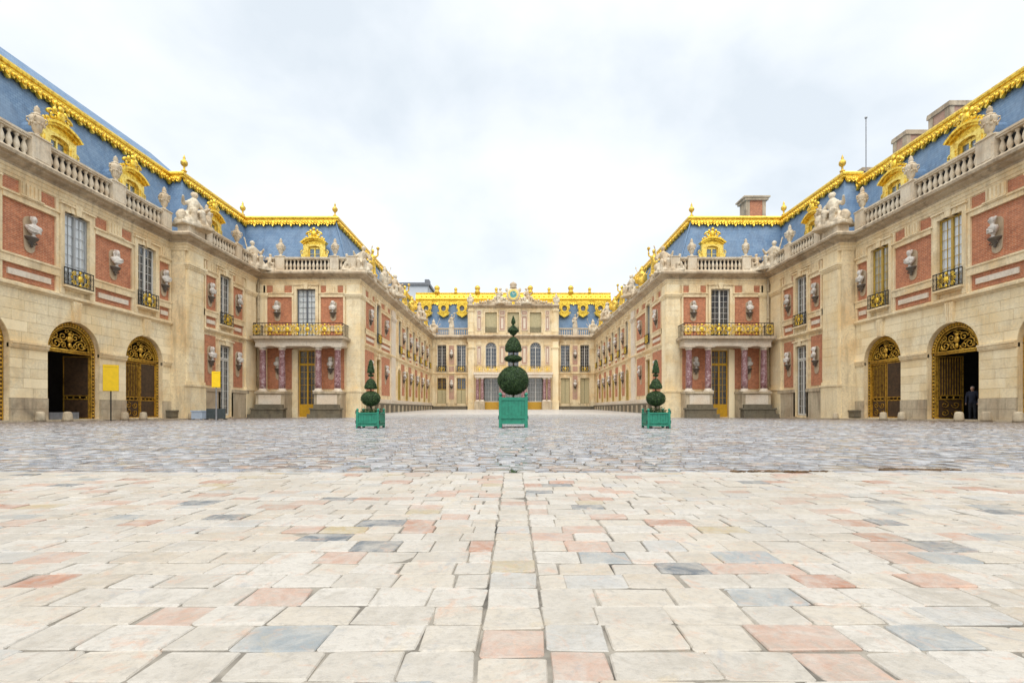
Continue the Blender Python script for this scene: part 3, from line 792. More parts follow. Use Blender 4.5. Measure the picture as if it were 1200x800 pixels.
# statues: one continuous surface each
def cap(m, a, b, r0, r1, n=8):
    a = Vector(a); b = Vector(b); k = 4
    m.tube([a + (b - a) * i / k for i in range(k + 1)], r0, n, r1); m.ell(a, (r0,) * 3, n, 6); m.ell(b, (r1,) * 3, n, 6)
def figure_seated(m, ox=0, oy=0, oz=0, lean=.1, flip=1, head=.15, sc=1.0):
    P = lambda x, y, z: (ox + flip * x * sc, oy + y * sc, oz + z * sc)
    cap(m, P(0, 0, .62), P(lean, -.02, 1.22), .26 * sc, .25 * sc); cap(m, P(lean - .2, 0, 1.22), P(lean + .2, 0, 1.22), .13 * sc, .13 * sc)
    cap(m, P(lean, -.02, 1.35), P(lean + .02, -.05, 1.47), .08 * sc, .08 * sc); m.ell(P(lean + .03, -.06, 1.6), (.135 * sc, .155 * sc, .18 * sc), 10, 8)
    m.ell(P(lean + .03, .03, 1.66), (.15 * sc, .15 * sc, .15 * sc), 8, 6)
    for q in (-1, 1):
        cap(m, P(q * .14, 0, .6), P(q * .2, -.55, .66), .19 * sc, .15 * sc); cap(m, P(q * .2, -.55, .66), P(q * .2 + .05, -.52, .08), .15 * sc, .11 * sc)
    cap(m, P(lean + .24, 0, 1.2), P(lean + .48, -.12, .9), .10 * sc, .085 * sc); cap(m, P(lean + .48, -.12, .9), P(lean + .5, -.45, 1.0), .08 * sc, .06 * sc)
    cap(m, P(lean - .24, 0, 1.2), P(lean - .5, .02, 1.05), .10 * sc, .085 * sc); cap(m, P(lean - .5, .02, 1.05), P(lean - .62, -.2, 1.32), .08 * sc, .06 * sc)
    for k in range(5): cap(m, P(-.3 + .15 * k, -.1, .6), P(-.45 + .22 * k, -.5 + .05 * (k % 2), .08), .13 * sc, .16 * sc, 6)
def statue_a():
    m = MB(); m.ell((0, .05, .2), (.85, .55, .32), 12, 6); m.box(-.8, .8, -.6, .5, 0, .14); figure_seated(m, 0, .05, .12)
    m.ell((.62, -.25, .55), (.2, .16, .3), 8, 6); m.ell((-.62, -.2, .45), (.24, .2, .3), 8, 6); return remeshed(m, 'statue', .032, .035)
def statue_b():
    m = MB(); m.ell((0, .05, .2), (1.0, .5, .34), 12, 6); m.box(-.95, .95, -.55, .45, 0, .12); figure_seated(m, .22, .05, .1, .16)
    figure_seated(m, -.62, -.1, .12, .05, -1, sc=.62); cap(m, (.7, -.2, .9), (.95, -.15, 1.9), .05, .05)
    m.ell((.72, -.1, .5), (.26, .2, .3), 8, 6); return remeshed(m, 'statue', .032, .035)
def statue_c():
    m = MB(); m.box(-.32, .32, -.3, .3, 0, .12)
    for q in (-1, 1): cap(m, (q * .12, -.02 * q, .15), (q * .1, 0, 1.0), .13, .18)
    for k in range(6): cap(m, (-.22 + .088 * k, .02, 1.0), (-.28 + .11 * k, -.06 + .1 * (k % 2), .2), .10, .14, 6)
    cap(m, (0, 0, .95), (.03, 0, 1.42), .2, .24); cap(m, (-.18, 0, 1.5), (.22, 0, 1.5), .12, .12); cap(m, (.02, 0, 1.6), (.03, -.02, 1.75), .075, .075)
    m.ell((.04, -.03, 1.9), (.125, .145, .17), 10, 8); m.ell((.04, .04, 1.95), (.14, .14, .14), 8, 6)
    cap(m, (.26, 0, 1.48), (.48, -.08, 1.7), .09, .075); cap(m, (.48, -.08, 1.7), (.42, -.15, 2.1), .07, .055); m.ell((.42, -.15, 2.2), (.14, .12, .14), 8, 6)
    cap(m, (-.24, 0, 1.46), (-.42, .02, 1.12), .09, .075); cap(m, (-.42, .02, 1.12), (-.3, -.26, .95), .07, .055); m.ell((-.34, -.25, .9), (.16, .14, .22), 8, 6)
    for q in (-1, 1): cap(m, (q * .15, .12, 1.55), (q * .4, .3, 1.25), .1, .05)
    return remeshed(m, 'statue', .032, .03)
def statue_d():     # trophy of shields and helmet
    m = MB(); m.box(-.4, .4, -.35, .35, 0, .15); m.ell((0, 0, .55), (.4, .34, .5), 10, 8); m.ell((0, 0, 1.1), (.3, .27, .34), 10, 8); m.ell((0, -.02, 1.5), (.19, .2, .22), 10, 8)
    m.ell((0, .05, 1.75), (.07, .2, .14), 8, 6); m.ell((.42, -.1, .75), (.1, .3, .38), 10, 8); m.ell((-.42, -.1, .75), (.1, .3, .38), 10, 8)
    for q in (-1, 1): cap(m, (q * .1, 0, .6), (q * .62, 0, 1.75), .035, .035); m.ell((q * .63, 0, 1.8), (.08, .05, .14), 6, 5); cap(m, (q * .1, .1, .5), (q * .75, .05, 1.35), .04, .04)
    return remeshed(m, 'statue', .05, .03)
STAT = {'a': statue_a(), 'b': statue_b(), 'c': statue_c(), 'd': statue_d()}
STATG = {k: recolor(v, 'gold_statue') for k, v in STAT.items()}
def statue(kind, loc, rz, label, group, gold=False, sc=1.0, flip=1, name='balustrade_statue'):
    o = inst((STATG if gold else STAT)[kind], name, None, mat4(loc, rz, (sc * flip, sc, sc))); return tag(o, label, 'statue', group)

# ------------------------------------------------------------------ the two outer wings
CORN = [(-1.25, 11.97), (.10, 11.97), (.14, 12.08), (.40, 12.20), (.44, 12.27), (.66, 12.31), (.70, 12.45), (.62, 12.55), (-1.25, 12.55)]
ARCHI = [(-.3, 11.45), (.05, 11.45), (.05, 11.6), (.08, 11.62), (.08, 11.80), (.13, 11.84), (.13, 11.97), (-.3, 11.97)]
STRING = [(-.05, 6.28), (.10, 6.28), (.14, 6.34), (.24, 6.40), (.24, 6.52), (.12, 6.58), (-.05, 6.58)]
def shift_prof(p, dz): return [(o, z + dz) for o, z in p]
ASP = 3.7; AR = 1.55      # arch springing height and radius
def ashlar(T, fr, x0, x1, arches, seed):
    rnd = random.Random(seed)
    rows = [(-.2, .58), (.58, 1.13)] + [(1.13 + .474 * k, 1.13 + .474 * (k + 1)) for k in range(5)] + [(3.8 + .5 * k, 3.8 + .5 * (k + 1)) for k in range(5)]
    unit = proto('unit_block', lambda: MB().box(0, 1, 0, 1, 0, 1).mesh('stone_block', 'block'))
    unit_p = proto('unit_blockp', lambda: MB().box(0, 1, 0, 1, 0, 1).mesh('stone_block', 'plinth'))
    gp = .006
    def hw(z): return AR if z <= ASP else math.sqrt(max(0, AR * AR - (z - ASP) ** 2))
    for ri, (za, zb) in enumerate(rows):
        proud = -.10 if zb < 1.2 else -.05
        lim = [x0] ; segs = []
        for c in arches:
            segs.append((lim[0], c, 'L')); lim = [c]
        segs.append((lim[0], x1, 'R'))
        cur = x0
        for i in range(len(arches) + 1):
            lc = arches[i - 1] if i > 0 else None; rc = arches[i] if i < len(arches) else None
            la = lc + hw(za) if lc is not None else x0; ra = rc - hw(za) if rc is not None else x1
            lb = lc + hw(zb) if lc is not None else x0; rb = rc - hw(zb) if rc is not None else x1
            lo = max(la, lb); hi = min(ra, rb)
            if za >= ASP + AR: lo, hi = lb, rb
            # joints
            cuts = []; x = lo + (.55 if ri % 2 else 1.0) * rnd.uniform(.8, 1.2)
            while x < hi - .45: cuts.append(x); x += rnd.uniform(1.0, 1.5)
            ends = [None] + cuts + [None]
            for k in range(len(ends) - 1):
                a, b = ends[k], ends[k + 1]
                if a is not None and b is not None or za >= ASP + AR or (zb <= ASP):
                    xa = (a if a is not None else la) + gp; xb = (b if b is not None else ra) - gp
                    if xb - xa < .05: continue
                    if fr.s > 0 and fr.k == 'side': wm = fr.wm(xb, proud, za + gp, (xb - xa, .15, zb - za - 2 * gp))
                    else: wm = fr.wm(xa, proud, za + gp, (xb - xa, .15, zb - za - 2 * gp))
                    inst(unit_p if zb < 1.2 else unit, 'stone_block', T, wm)
                else:
                    zs = [za + gp + (zb - za - 2 * gp) * q / 6 for q in range(7)]
                    lft = [((a + gp) if a is not None else (lc + hw(z) if lc is not None else x0), z) for z in zs]
                    rgt = [((b - gp) if b is not None else (rc - hw(z) if rc is not None else x1), z) for z in zs]
                    if a is not None: lft = [lft[0], lft[-1]]
                    if b is not None: rgt = [rgt[0], rgt[-1]]
                    MB().prism(lft + rgt[::-1], proud, .10).build('stone_block', 'block', T, fr.fn)
def gate_meshes():
    f = MB(); R0, R1 = AR - .02, AR - .26; n = 28
    def ring(m, ro, ri, y0, y1, z0=ASP):
        for k in range(n):
            t0 = math.pi * k / n; t1 = math.pi * (k + 1) / n
            m.prism([(ri * math.cos(t0), z0 + ri * math.sin(t0)), (ro * math.cos(t0), z0 + ro * math.sin(t0)), (ro * math.cos(t1), z0 + ro * math.sin(t1)), (ri * math.cos(t1), z0 + ri * math.sin(t1))], y0, y1)
    ring(f, R0, R1, -.06, .06)
    for sg in (-1, 1): f.box(min(sg * R0, sg * R1), max(sg * R0, sg * R1), -.06, .06, .05, ASP)
    frame = f.mesh('gate_frame', 'gate_wood')
    st = MB(); rm = (R0 + R1) / 2
    for k in range(27):
        a = math.pi * (k + .5) / 27; st.ell((rm * math.cos(a), -.08, ASP + rm * math.sin(a)), (.075, .06, .075), 6, 4)
    for sg in (-1, 1):
        for k in range(18): st.ell((sg * rm, -.07, .2 + k * .195), (.065, .05, .065), 6, 4)
        st.box(sg * (R1 + .01) - .025, sg * (R1 + .01) + .025, -.09, .02, .05, ASP); st.box(sg * (R0 - .03) - .02, sg * (R0 - .03) + .02, -.08, .02, .05, ASP)
    ring(st, R1 + .03, R1 - .03, -.09, .03); ring(st, R0, R0 - .045, -.085, .02)
    studs = st.mesh('gilt_border', 'gold_gate')
    ty = MB(); ty.box(-R1, R1, -.10, .08, ASP - .13, ASP - .02); ty.box(-R1, R1, -.13, .1, ASP - .02, ASP + .06)
    ring(ty, R1 - .10, R1 - .13, -.04, .02)
    for sg in (-1, 1):
        spiral(ty, sg * .72, ASP + .36, .30, 1.5, math.pi / 2, -sg, .038, 0, 26); spiral(ty, sg * .36, ASP + .74, .24, 1.4, 0, sg, .034, 0, 24)
        spiral(ty, sg * .95, ASP + .26, .15, 1.1, 0, sg, .028, 0, 14); spiral(ty, sg * .78, ASP + .78, .17, 1.2, math.pi, -sg, .03, 0, 16)
        spiral(ty, sg * .34, ASP + .28, .2, 1.3, math.pi, sg, .032, 0, 18); spiral(ty, sg * .14, ASP + 1.0, .13, 1.1, 0, -sg, .026, 0, 14)
        ty.tube([(sg * .1, 0, ASP + .1), (sg * .45, 0, ASP + .52), (sg * .75, 0, ASP + .62), (sg * 1.02, 0, ASP + .52)], .026, 4)
    ty.ell((0, -.05, ASP + .62), (.16, .09, .2), 10, 6); ty.ell((0, -.05, ASP + .88), (.12, .07, .09), 8, 5); ty.ell((0, -.04, ASP + .3), (.1, .07, .14), 8, 5)
    tym = ty.mesh('tympanum', 'gold_gate', True)
    lf = MB(); w = R1 - .03; h = ASP - .16                       # one leaf, hinge at x = 0
    for x in (0, w - .06): lf.box(x, x + .06, -.03, .03, .06, h)
    for z in (.06, 1.12, 1.32, h - .06): lf.box(.06, w - .06, -.03, .03, z, z + .055)
    for k in range(9):
        x = .06 + (w - .12) * (k + .5) / 9; lf.box(x - .014, x + .014, -.014, .014, 1.37, h - .06); lf.ell((x, 0, h - .25), (.03, .03, .09), 5, 4)
    for k in range(4): lf.ell((.16 + (w - .32) * k / 3, -.02, 1.24), (.055, .03, .055), 6, 4)
    for i in range(2):
        for j in range(2): spiral(lf, w * (.29 + .42 * i), .38 + .46 * j, .21, 1.3, math.pi / 2 * (1 + i), 1 if i else -1, .026, -.01, 16)
    pl = MB().box(.06, w - .06, .012, .02, .11, 1.12).box(.06, w - .06, .03, .036, 1.37, h - .06)
    return frame, studs, tym, lf.mesh('gate_leaf', 'gold_dark'), pl.mesh('backing_plate', 'gate_wood')
GATE = gate_meshes()
def gateway(T, fr, c, opened):
    fm, st, ty, lf, bp = GATE; y = .30
    o = inst(fm, 'gate', T, fr.wm(c, y, 0))
    w = WM[o.name]
    inst(st, 'gilt_border', o, w.copy()); inst(ty, 'tympanum', o, w.copy())
    W = AR - .26
    for sg in (-1, 1):
        ang = 0.0
        if opened: ang = R(78)
        # sg = -1: hinge at -W, leaf runs +x ; sg = +1: mirrored by 180 degrees
        m = w @ Matrix.Translation((sg * W, .02, 0)) @ Matrix.Rotation(-sg * ang, 4, 'Z') @ (Matrix.Identity(4) if sg < 0 else Matrix.Rotation(math.pi, 4, 'Z'))
        q = inst(lf, 'gate_leaf', o, m)
        inst(bp, 'backing_plate', o, m.copy())
    # vaulted passage behind
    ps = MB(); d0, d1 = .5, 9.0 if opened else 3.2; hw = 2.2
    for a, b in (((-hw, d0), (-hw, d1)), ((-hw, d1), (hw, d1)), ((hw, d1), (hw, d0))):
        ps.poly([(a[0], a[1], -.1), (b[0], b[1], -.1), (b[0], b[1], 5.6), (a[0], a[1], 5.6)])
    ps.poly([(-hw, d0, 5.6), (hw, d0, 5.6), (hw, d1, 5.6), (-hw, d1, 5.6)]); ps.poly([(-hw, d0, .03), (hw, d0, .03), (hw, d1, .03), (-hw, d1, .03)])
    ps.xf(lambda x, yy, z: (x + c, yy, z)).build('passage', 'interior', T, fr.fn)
    if not opened:
        dr = MB(); dr.box(-1.5, -.02, .62, .68, .04, 3.6); dr.box(.02, 1.5, .62, .68, .04, 3.6)
        for i in (-1, 1):
            for j in range(3): dr.box(i * .75 - .5, i * .75 + .5, .60, .63, .2 + 1.15 * j, 1.2 + 1.15 * j)
        dr.xf(lambda x, yy, z: (x + c, yy, z)).build('inner_door', 'gate_wood', T, fr.fn)
def upper_bay(T, fr, a0, a1, frieze=True, pink=False, low=True):
    """stone bands and brick panels of the upper storey between two window surrounds"""
    if a1 - a0 < .5: return
    bk = MB(); bk.box(a0 + .16, a1 - .16, -.025, .02, 7.84, 10.40)
    bk.build('brick_panel', 'brick', T, fr.fn)
    if low:
        b2 = MB(); b2.box(a0 + .16, a1 - .16, -.025, .02, 6.66, 7.42); p = b2.build('brick_panel', 'brick', T, fr.fn)
        m = .42 if a1 - a0 > 1.6 else .3
        MB().box(a0 + m, a1 - m, -.10, .0, 6.90, 7.18).build('inset_slab', 'slab', p, fr.fn)
    st = MB(); st.box(a0, a1, -.15, .02, 7.42, 7.84); st.box(a0, a1, -.19, -.05, 7.78, 7.88); st.box(a0, a0 + .16, -.12, .02, 6.58, 11.40); st.box(a1 - .16, a1, -.12, .02, 6.58, 11.40)
    st.box(a0 + .16, a1 - .16, -.15, .02, 10.40, 10.72); st.box(a0, a1, -.20, .02, 10.66, 10.76)
    st.build('stone_band', 'trim', T, fr.fn)
    if frieze:
        w = a1 - a0; f = MB(); nb = max(1, int(round(w / 3.4)))
        for k in range(nb):
            c = a0 + w * (k + .5) / nb
            f.box(c - .5, c + .5, -.14, .02, 10.78, 11.44)
            for q in range(5): f.box(c - .45 + .2 * q, c - .34 + .2 * q, -.18, -.05, 10.84, 11.40)
            f.box(c - .58, c + .58, -.24, .02, 10.72, 10.80)
        f.build('frieze_block', 'trim', T, fr.fn)
        MB().box(a0 + .16, a1 - .16, -.03, .02, 10.82, 11.40).build('brick_panel', 'brick', T, fr.fn)
def surround(T, fr, c, hw, z0, z1, key=True, t=.24, name='window_surround'):
    m = MB(); m.box(c - hw - t, c - hw, -.18, .03, z0, z1 + .32); m.box(c + hw, c + hw + t, -.18, .03, z0, z1 + .32); m.box(c - hw, c + hw, -.18, .03, z1, z1 + .32)
    m.box(c - hw - t - .06, c + hw + t + .06, -.28, .03, z1 + .32, z1 + .42)
    if key:
        m.prism([(c - .14, z1 - .02), (c + .14, z1 - .02), (c + .22, z1 + .52), (c - .22, z1 + .52)], -.27, .02)
        for q in (-1, 1): m.prism([(c + q * .3 - .1, z1), (c + q * .3 + .1, z1), (c + q * .4 + .1, z1 + .45), (c + q * .4 - .1, z1 + .45)], -.22, .02)
    m.build(name, 'trim', T, fr.fn)
def sill(T, fr, c, z, hw=.88):
    m = MB(); m.box(c - hw, c + hw, -.34, .3, z - .11, z); m.box(c - hw + .12, c + hw - .12, -.18, 0, z - .2, z - .11); m.build('window_sill', 'trim', T, fr.fn)
def pilaster(T, fr, a0, a1, y, z0, z1, base, top, name='pilaster', mat='block', both=None):
    """projecting pier between z0 and z1 with moulded base and capital; both = depth it runs into the wall"""
    m = MB(); d = both or .3
    m.box(a0 - .1, a1 + .1, y - .1, y + d, z0, base - .34)
    m.box(a0 - .16, a1 + .16, y - .16, y + d, base - .34, base - .2); m.box(a0 - .08, a1 + .08, y - .08, y + d, base - .2, base)
    m.box(a0 + .02, a1 - .02, y + .02, y + d, base, top); nz = max(1, int((top - base) / .56))
    for k in range(nz): m.box(a0, a1, y, y + d - .01, base + (top - base) * k / nz + .009, base + (top - base) * (k + 1) / nz - .009)
    m.box(a0 - .05, a1 + .05, y - .05, y + d, top, top + .12); m.box(a0 - .11, a1 + .11, y - .11, y + d, top + .12, top + .24); m.box(a0 - .16, a1 + .16, y - .16, y + d, top + .24, top + .40)
    m.box(a0 + .03, a1 - .03, y - .02, y + d, top + .40, z1)
    m.build(name, mat, T, fr.fn)

WINGTXT = {-1: 'brick and stone palace wing with open gateway beside the yellow notice board', 1: 'brick and stone palace wing with chimneys, mast and a person in its gateway'}
def outer_wing(s):
    fa = Frame(s, 'side', 23.5); fb = Frame(s, 'side', 22.5); W = lambda u, y, z: (s * u, y, z)
    T = empty('palace_wing', (s * 23.5, 30.0, 0), WINGTXT[s], 'building', 'palace buildings')
    bays = [16.15, 21.1, 26.05, 31.0]
    ops = [(c - AR, c + AR, .05, ASP, True) for c in bays] + [(c - .75, c + .75, 7.06, 10.9, False) for c in bays]
    m = MB(); wall_sheet(m, 12, 33.4, -.3, 12.0, ops, .5)
    m.poly([(12, 0, -.3), (12, 9, -.3), (12, 9, 12.5), (12, 0, 12.5)])
    m.build('wall', 'stone', T, fa.fn)
    opb = [(37.8 - .72, 37.8 + .72, 7.06, 10.9, False), (37.8 - .72, 37.8 + .72, .1, 5.5, False)]
    m = MB(); wall_sheet(m, 33.3, 42.85, -.3, 12.0, opb, .5); m.poly([(33.3, 0, -.3), (33.3, 1.2, -.3), (33.3, 1.2, 12), (33.3, 0, 12)])
    m.build('wall', 'stone', T, fb.fn)
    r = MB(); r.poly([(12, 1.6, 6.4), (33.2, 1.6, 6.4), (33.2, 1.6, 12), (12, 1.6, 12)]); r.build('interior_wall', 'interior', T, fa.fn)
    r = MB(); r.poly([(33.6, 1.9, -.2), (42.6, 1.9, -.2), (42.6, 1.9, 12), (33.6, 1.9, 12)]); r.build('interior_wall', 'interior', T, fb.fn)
    ashlar(T, fa, 12, 33.3, bays, 11 + s)
    # impost band, keystones, string, cornice
    cur = 12
    for c in bays + [None]:
        e = c - AR if c else 33.3
        im = MB(); im.box(cur, e, -.12, .1, 3.5, 3.58); im.box(cur, e, -.15, .1, 3.58, 3.70); im.box(cur, e, -.19, .1, 3.70, 3.80); im.build('impost_band', 'trim', T, fa.fn)
        if c: cur = c + AR
    for c in bays:
        k = MB(); k.prism([(c - .17, ASP + AR - .06), (c + .17, ASP + AR - .06), (c + .27, 6.3), (c - .27, 6.3)], -.20, .02)
        for q in range(3): k.prism([(c - .12 + .1 * q, ASP + AR), (c - .06 + .1 * q, ASP + AR), (c - .08 + .13 * q, 6.26), (c - .16 + .13 * q, 6.26)], -.23, -.1)
        k.build('keystone', 'trim', T, fa.fn)
    path = [(23.5, 12), (23.5, 33.3), (22.4, 33.3), (22.4, 42.75)]
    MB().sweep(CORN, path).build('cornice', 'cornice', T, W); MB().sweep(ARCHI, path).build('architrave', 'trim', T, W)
    MB().sweep(STRING, [(23.5, 12), (23.5, 33.25)]).build('string_course', 'trim', T, W); MB().sweep(STRING, [(22.5, 35.2), (22.5, 42.7)]).build('string_course', 'trim', T, W)
    fcol = lambda c: ('frame_white' if c > 30 else 'frame_grey') if s < 0 else 'frame_ochre'
    cur = {-1: {26.05: 'curtain', 31.0: 'curtain_dim', 21.1: 'curtain'}, 1: {26.05: 'curtain', 31.0: 'curtain_cream', 21.1: 'curtain'}}[s]
    edges = []
    for i, c in enumerate(bays):
        window(T, fa, c, .08, 7.08, 1.5, 3.80, 7, 4, fcol(c), cur.get(c), split=c > 18)
        surround(T, fa, c, .75, 6.58, 10.9); sill(T, fa, c, 7.06); juliet(T, fa, c, 7.06); gateway(T, fa, c, c == 26.05)
        edges.append((c - 1.0, c + 1.0))
    sp = [(12, edges[0][0])] + [(edges[i][1], edges[i + 1][0]) for i in range(3)] + [(edges[3][1], 33.25)]
    ordn = {4: 'nearest the corner pier', 3: 'one window away from the corner pier', 2: 'two windows away from the corner pier'}
    for i, (a0, a1) in enumerate(sp):
        upper_bay(T, fa, a0, a1)
        if i >= 2:
            bust(fa, (a0 + a1) / 2 if i < 4 else 32.62, 8.0, 'marble bust on the brick panel %s, %s wing' % (ordn[i], SIDE[s]), 'marble busts on brackets', y=-.02)
    # far bay beyond the pier
    wf = 'frame_white'
    window(T, fb, 37.8, .12, 7.08, 1.44, 3.80, 7, 4, wf, 'curtain_dim'); surround(T, fb, 37.8, .72, 6.58, 10.9); sill(T, fb, 37.8, 7.06); juliet(T, fb, 37.8, 7.06, 1.7)
    d = window(T, fb, 37.8, .12, .12, 1.44, 4.3, 7, 4, 'frame_white', 'curtain_dim', name='french_door'); window(T, fb, 37.8, .12, 4.45, 1.44, 1.02, 2, 4, 'frame_white', 'curtain_dim', name='fanlight')
    surround(T, fb, 37.8, .72, .0, 5.5, name='door_surround')
    for a0, a1, bx in ((35.3, 36.85, 36.0), (38.75, 40.5, 39.6)):
        upper_bay(T, fb, a0, a1)
        MB().box(a0 + .14, a1 - .14, -.03, .02, 2.35, 6.05).build('brick_panel', 'brick', T, fb.fn)
        ctx = 'between pier and gilt-railed window' if bx < 37 else 'between window and downpipe'
        bust(fb, bx, 8.0, 'upper marble bust %s, %s wing' % (ctx, SIDE[s]), 'marble busts on brackets', y=-.02)
        bust(fb, bx, 3.05, 'lower marble bust %s, %s wing' % (ctx.replace('gilt-railed window', 'white glazed door').replace('between window', 'between glazed door'), SIDE[s]), 'marble busts on brackets', y=-.02, h=2.4)
    for a0, a1 in ((35.2, 37.06), (38.54, 41)): MB().box(a0, a1, -.18, .02, -.3, 1.9).box(a0, a1, -.24, .02, 1.9, 2.15).build('plinth', 'plinth', T, fb.fn)
    pilaster(T, fb, 40.75, 42.3, -.12, -.3, 11.5, 2.5, 10.3, mat='block')
    # corner pier
    pilaster(T, fb, 33.45, 35.05, -.2, -.3, 11.5, 2.5, 10.25, name='corner_pier', both=1.15)
    # bench at the foot of the pier
    b = MB(); b.box(32.75, 33.28, -.55, -.1, .05, .42); b.box(32.72, 33.29, -.62, -.1, .42, .52); b.build('stone_ledge', 'dark_stone', T, fa.fn)
    # roof
    rf = MB(); zb_ = 18.1; zt = 18.1 if s < 0 else 17.6; ridge = (30.2, 21.9) if s < 0 else (31.5, 19.8)
    rf.poly([(24.7, 12, 12.5), (24.7, 46, 12.5), (26.25, 46, zt), (26.25, 12, zt)])
    rf.poly([(26.25, 12, zt), (26.25, 43.5, zt), (ridge[0], 40.5, ridge[1]), (ridge[0], 12, ridge[1])]); rf.poly([(26.25, 43.5, zt), (34, 43.5, zt), (ridge[0], 40.5, ridge[1])])
    rf.poly([(ridge[0], 12, ridge[1]), (ridge[0], 40.5, ridge[1]), (36, 43.5, zt), (36, 12, zt)])
    rf.poly([(24.7, 12, 12.5), (26.25, 12, zt), (ridge[0], 12, ridge[1]), (36, 12, zt), (36, 12, 12.5)])
    rf.poly([(23.65, 35.2, 12.5), (23.65, 46.3, 12.5), (25.2, 46.3, zb_), (25.2, 37.0, zb_)]); rf.poly([(23.65, 35.2, 12.5), (26.6, 35.2, 12.5), (27.6, 37.0, zb_), (25.2, 37.0, zb_)])
    rf.poly([(25.2, 37.0, zb_), (25.2, 60, zb_), (31, 60, 19.0), (31, 37.0, 19.0)])
    roof = rf.build('roof', 'slate', T, W)
    cresting(T, s, [(26.2, 12), (26.2, 37.3)], zt); cresting(T, s, [(26.4, 36.95), (25.15, 36.95), (25.15, 45.3)], zb_)
    finial(T, s, 25.1, 37.1, zb_ + .55); finial(T, s, 25.25, 45.4, zb_ + .55)
    if s > 0:
        for cy, cu, cz, w in ((35.4, 31.0, 22.45, 1.7), (39.0, 31.0, 22.55, 1.3), (43.9, 31.2, 22.1, 1.0)):
            ch = MB(); ch.box(cu, cu + 1.6, cy - w / 2, cy + w / 2, 18.8, cz - .35)
            c1 = ch.build('chimney', 'pinkish', roof, W); cp = MB(); cp.box(cu - .04, cu + .3, cy - w / 2 - .04, cy - w / 2 + .35, 18.8, cz - .34); cp.box(cu - .04, cu + .3, cy + w / 2 - .35, cy + w / 2 + .04, 18.8, cz - .34); cp.box(cu - .12, cu + 1.72, cy - w / 2 - .12, cy + w / 2 + .12, cz - .35, cz - .12); cp.box(cu - .1, cu + 1.7, cy - w / 2 - .1, cy + w / 2 + .1, cz - .1, cz); cp.build('chimney_cap', 'cornice', roof, W)
        tag(MB().tube([(31.4, 43.3, 18.7), (31.4, 43.3, 26.4)], .045, 6).ell((31.4, 43.3, 26.5), (.12, .12, .12), 6, 4).build('antenna_mast', 'metal_grey'), 'thin metal mast rising above the roof beside the chimneys', 'mast')
    for c in bays: dormer(T, fa, c, .95, 12.45, 1.9)
    dormer(T, fb, 37.8, .95, 12.55, 1.9)
    MB().box(12, 33.2, .30, .42, 12.5, 13.74).build('gutter_wall', 'gutter', T, fa.fn); MB().box(35.3, 42.5, .25, .37, 12.5, 13.74).build('gutter_wall', 'gutter', T, fb.fn)
    ped = [14.4, 19.2, 24.0, 28.75, 32.75]
    balustrade(T, fa, 12, 33.2, 0.0, 12.55, [(p, .95 if p < 32 else .8) for p in ped])
    balustrade(T, fb, 35.3, 41.9, -.05, 12.55, [(35.6, .7), (39.5, .7), (41.6, .5)])
    nm = ['', '', 'before the second-nearest gilded dormer to the pier', 'before the gilded dormer nearest the pier', 'beside the seated statue on the corner pier']
    for k, p in enumerate(ped):
        if k >= 2: urn((s * 23.5, p, 13.95), 'stone urn on balustrade %s, %s wing' % (nm[k], SIDE[s]), 'stone urns on the balustrades')
    urn((s * 22.45, 35.6, 13.95), 'stone urn on balustrade between pier statue and last dormer, %s wing' % SIDE[s], 'stone urns on the balustrades')
    urn((s * 22.45, 39.5, 13.95), 'stone urn on balustrade beside the inner roof corner, %s wing' % SIDE[s], 'stone urns on the balustrades')
    blk = MB(); blk.box(33.4, 35.1, -.25, .55, 12.55, 13.25); blk.build('statue_base', 'balustrade', T, fb.fn)
    statue('a', (s * 22.6, 34.25, 13.25), (R(90) if s < 0 else R(-90)) * .7, 'seated draped stone statue on the corner pier, %s wing' % SIDE[s], 'stone statues on the balustrades', sc=1.4, flip=-s)
    statue('b', (s * 22.0, 42.1, 12.56), (R(45) if s < 0 else R(-45)), 'stone figure group in the inner balustrade corner, %s' % SIDE[s], 'stone statues on the balustrades', sc=1.3, flip=s)
    # downpipe in the corner
    dp = MB(); dp.tube([(22.25, 42.45, .9), (22.25, 42.45, 11.9)], .09, 8)
    for z in (1.2, 3.4, 5.9, 8.4, 10.8): dp.tube([(22.25, 42.45, z), (22.25, 42.45, z + .1)], .12, 8)
    tag(dp.build('downpipe', 'pipe', None, W, True), 'cream rainwater pipe in the inner wall corner, %s' % SIDE[s], 'pipe', 'rainwater pipes')
    return T

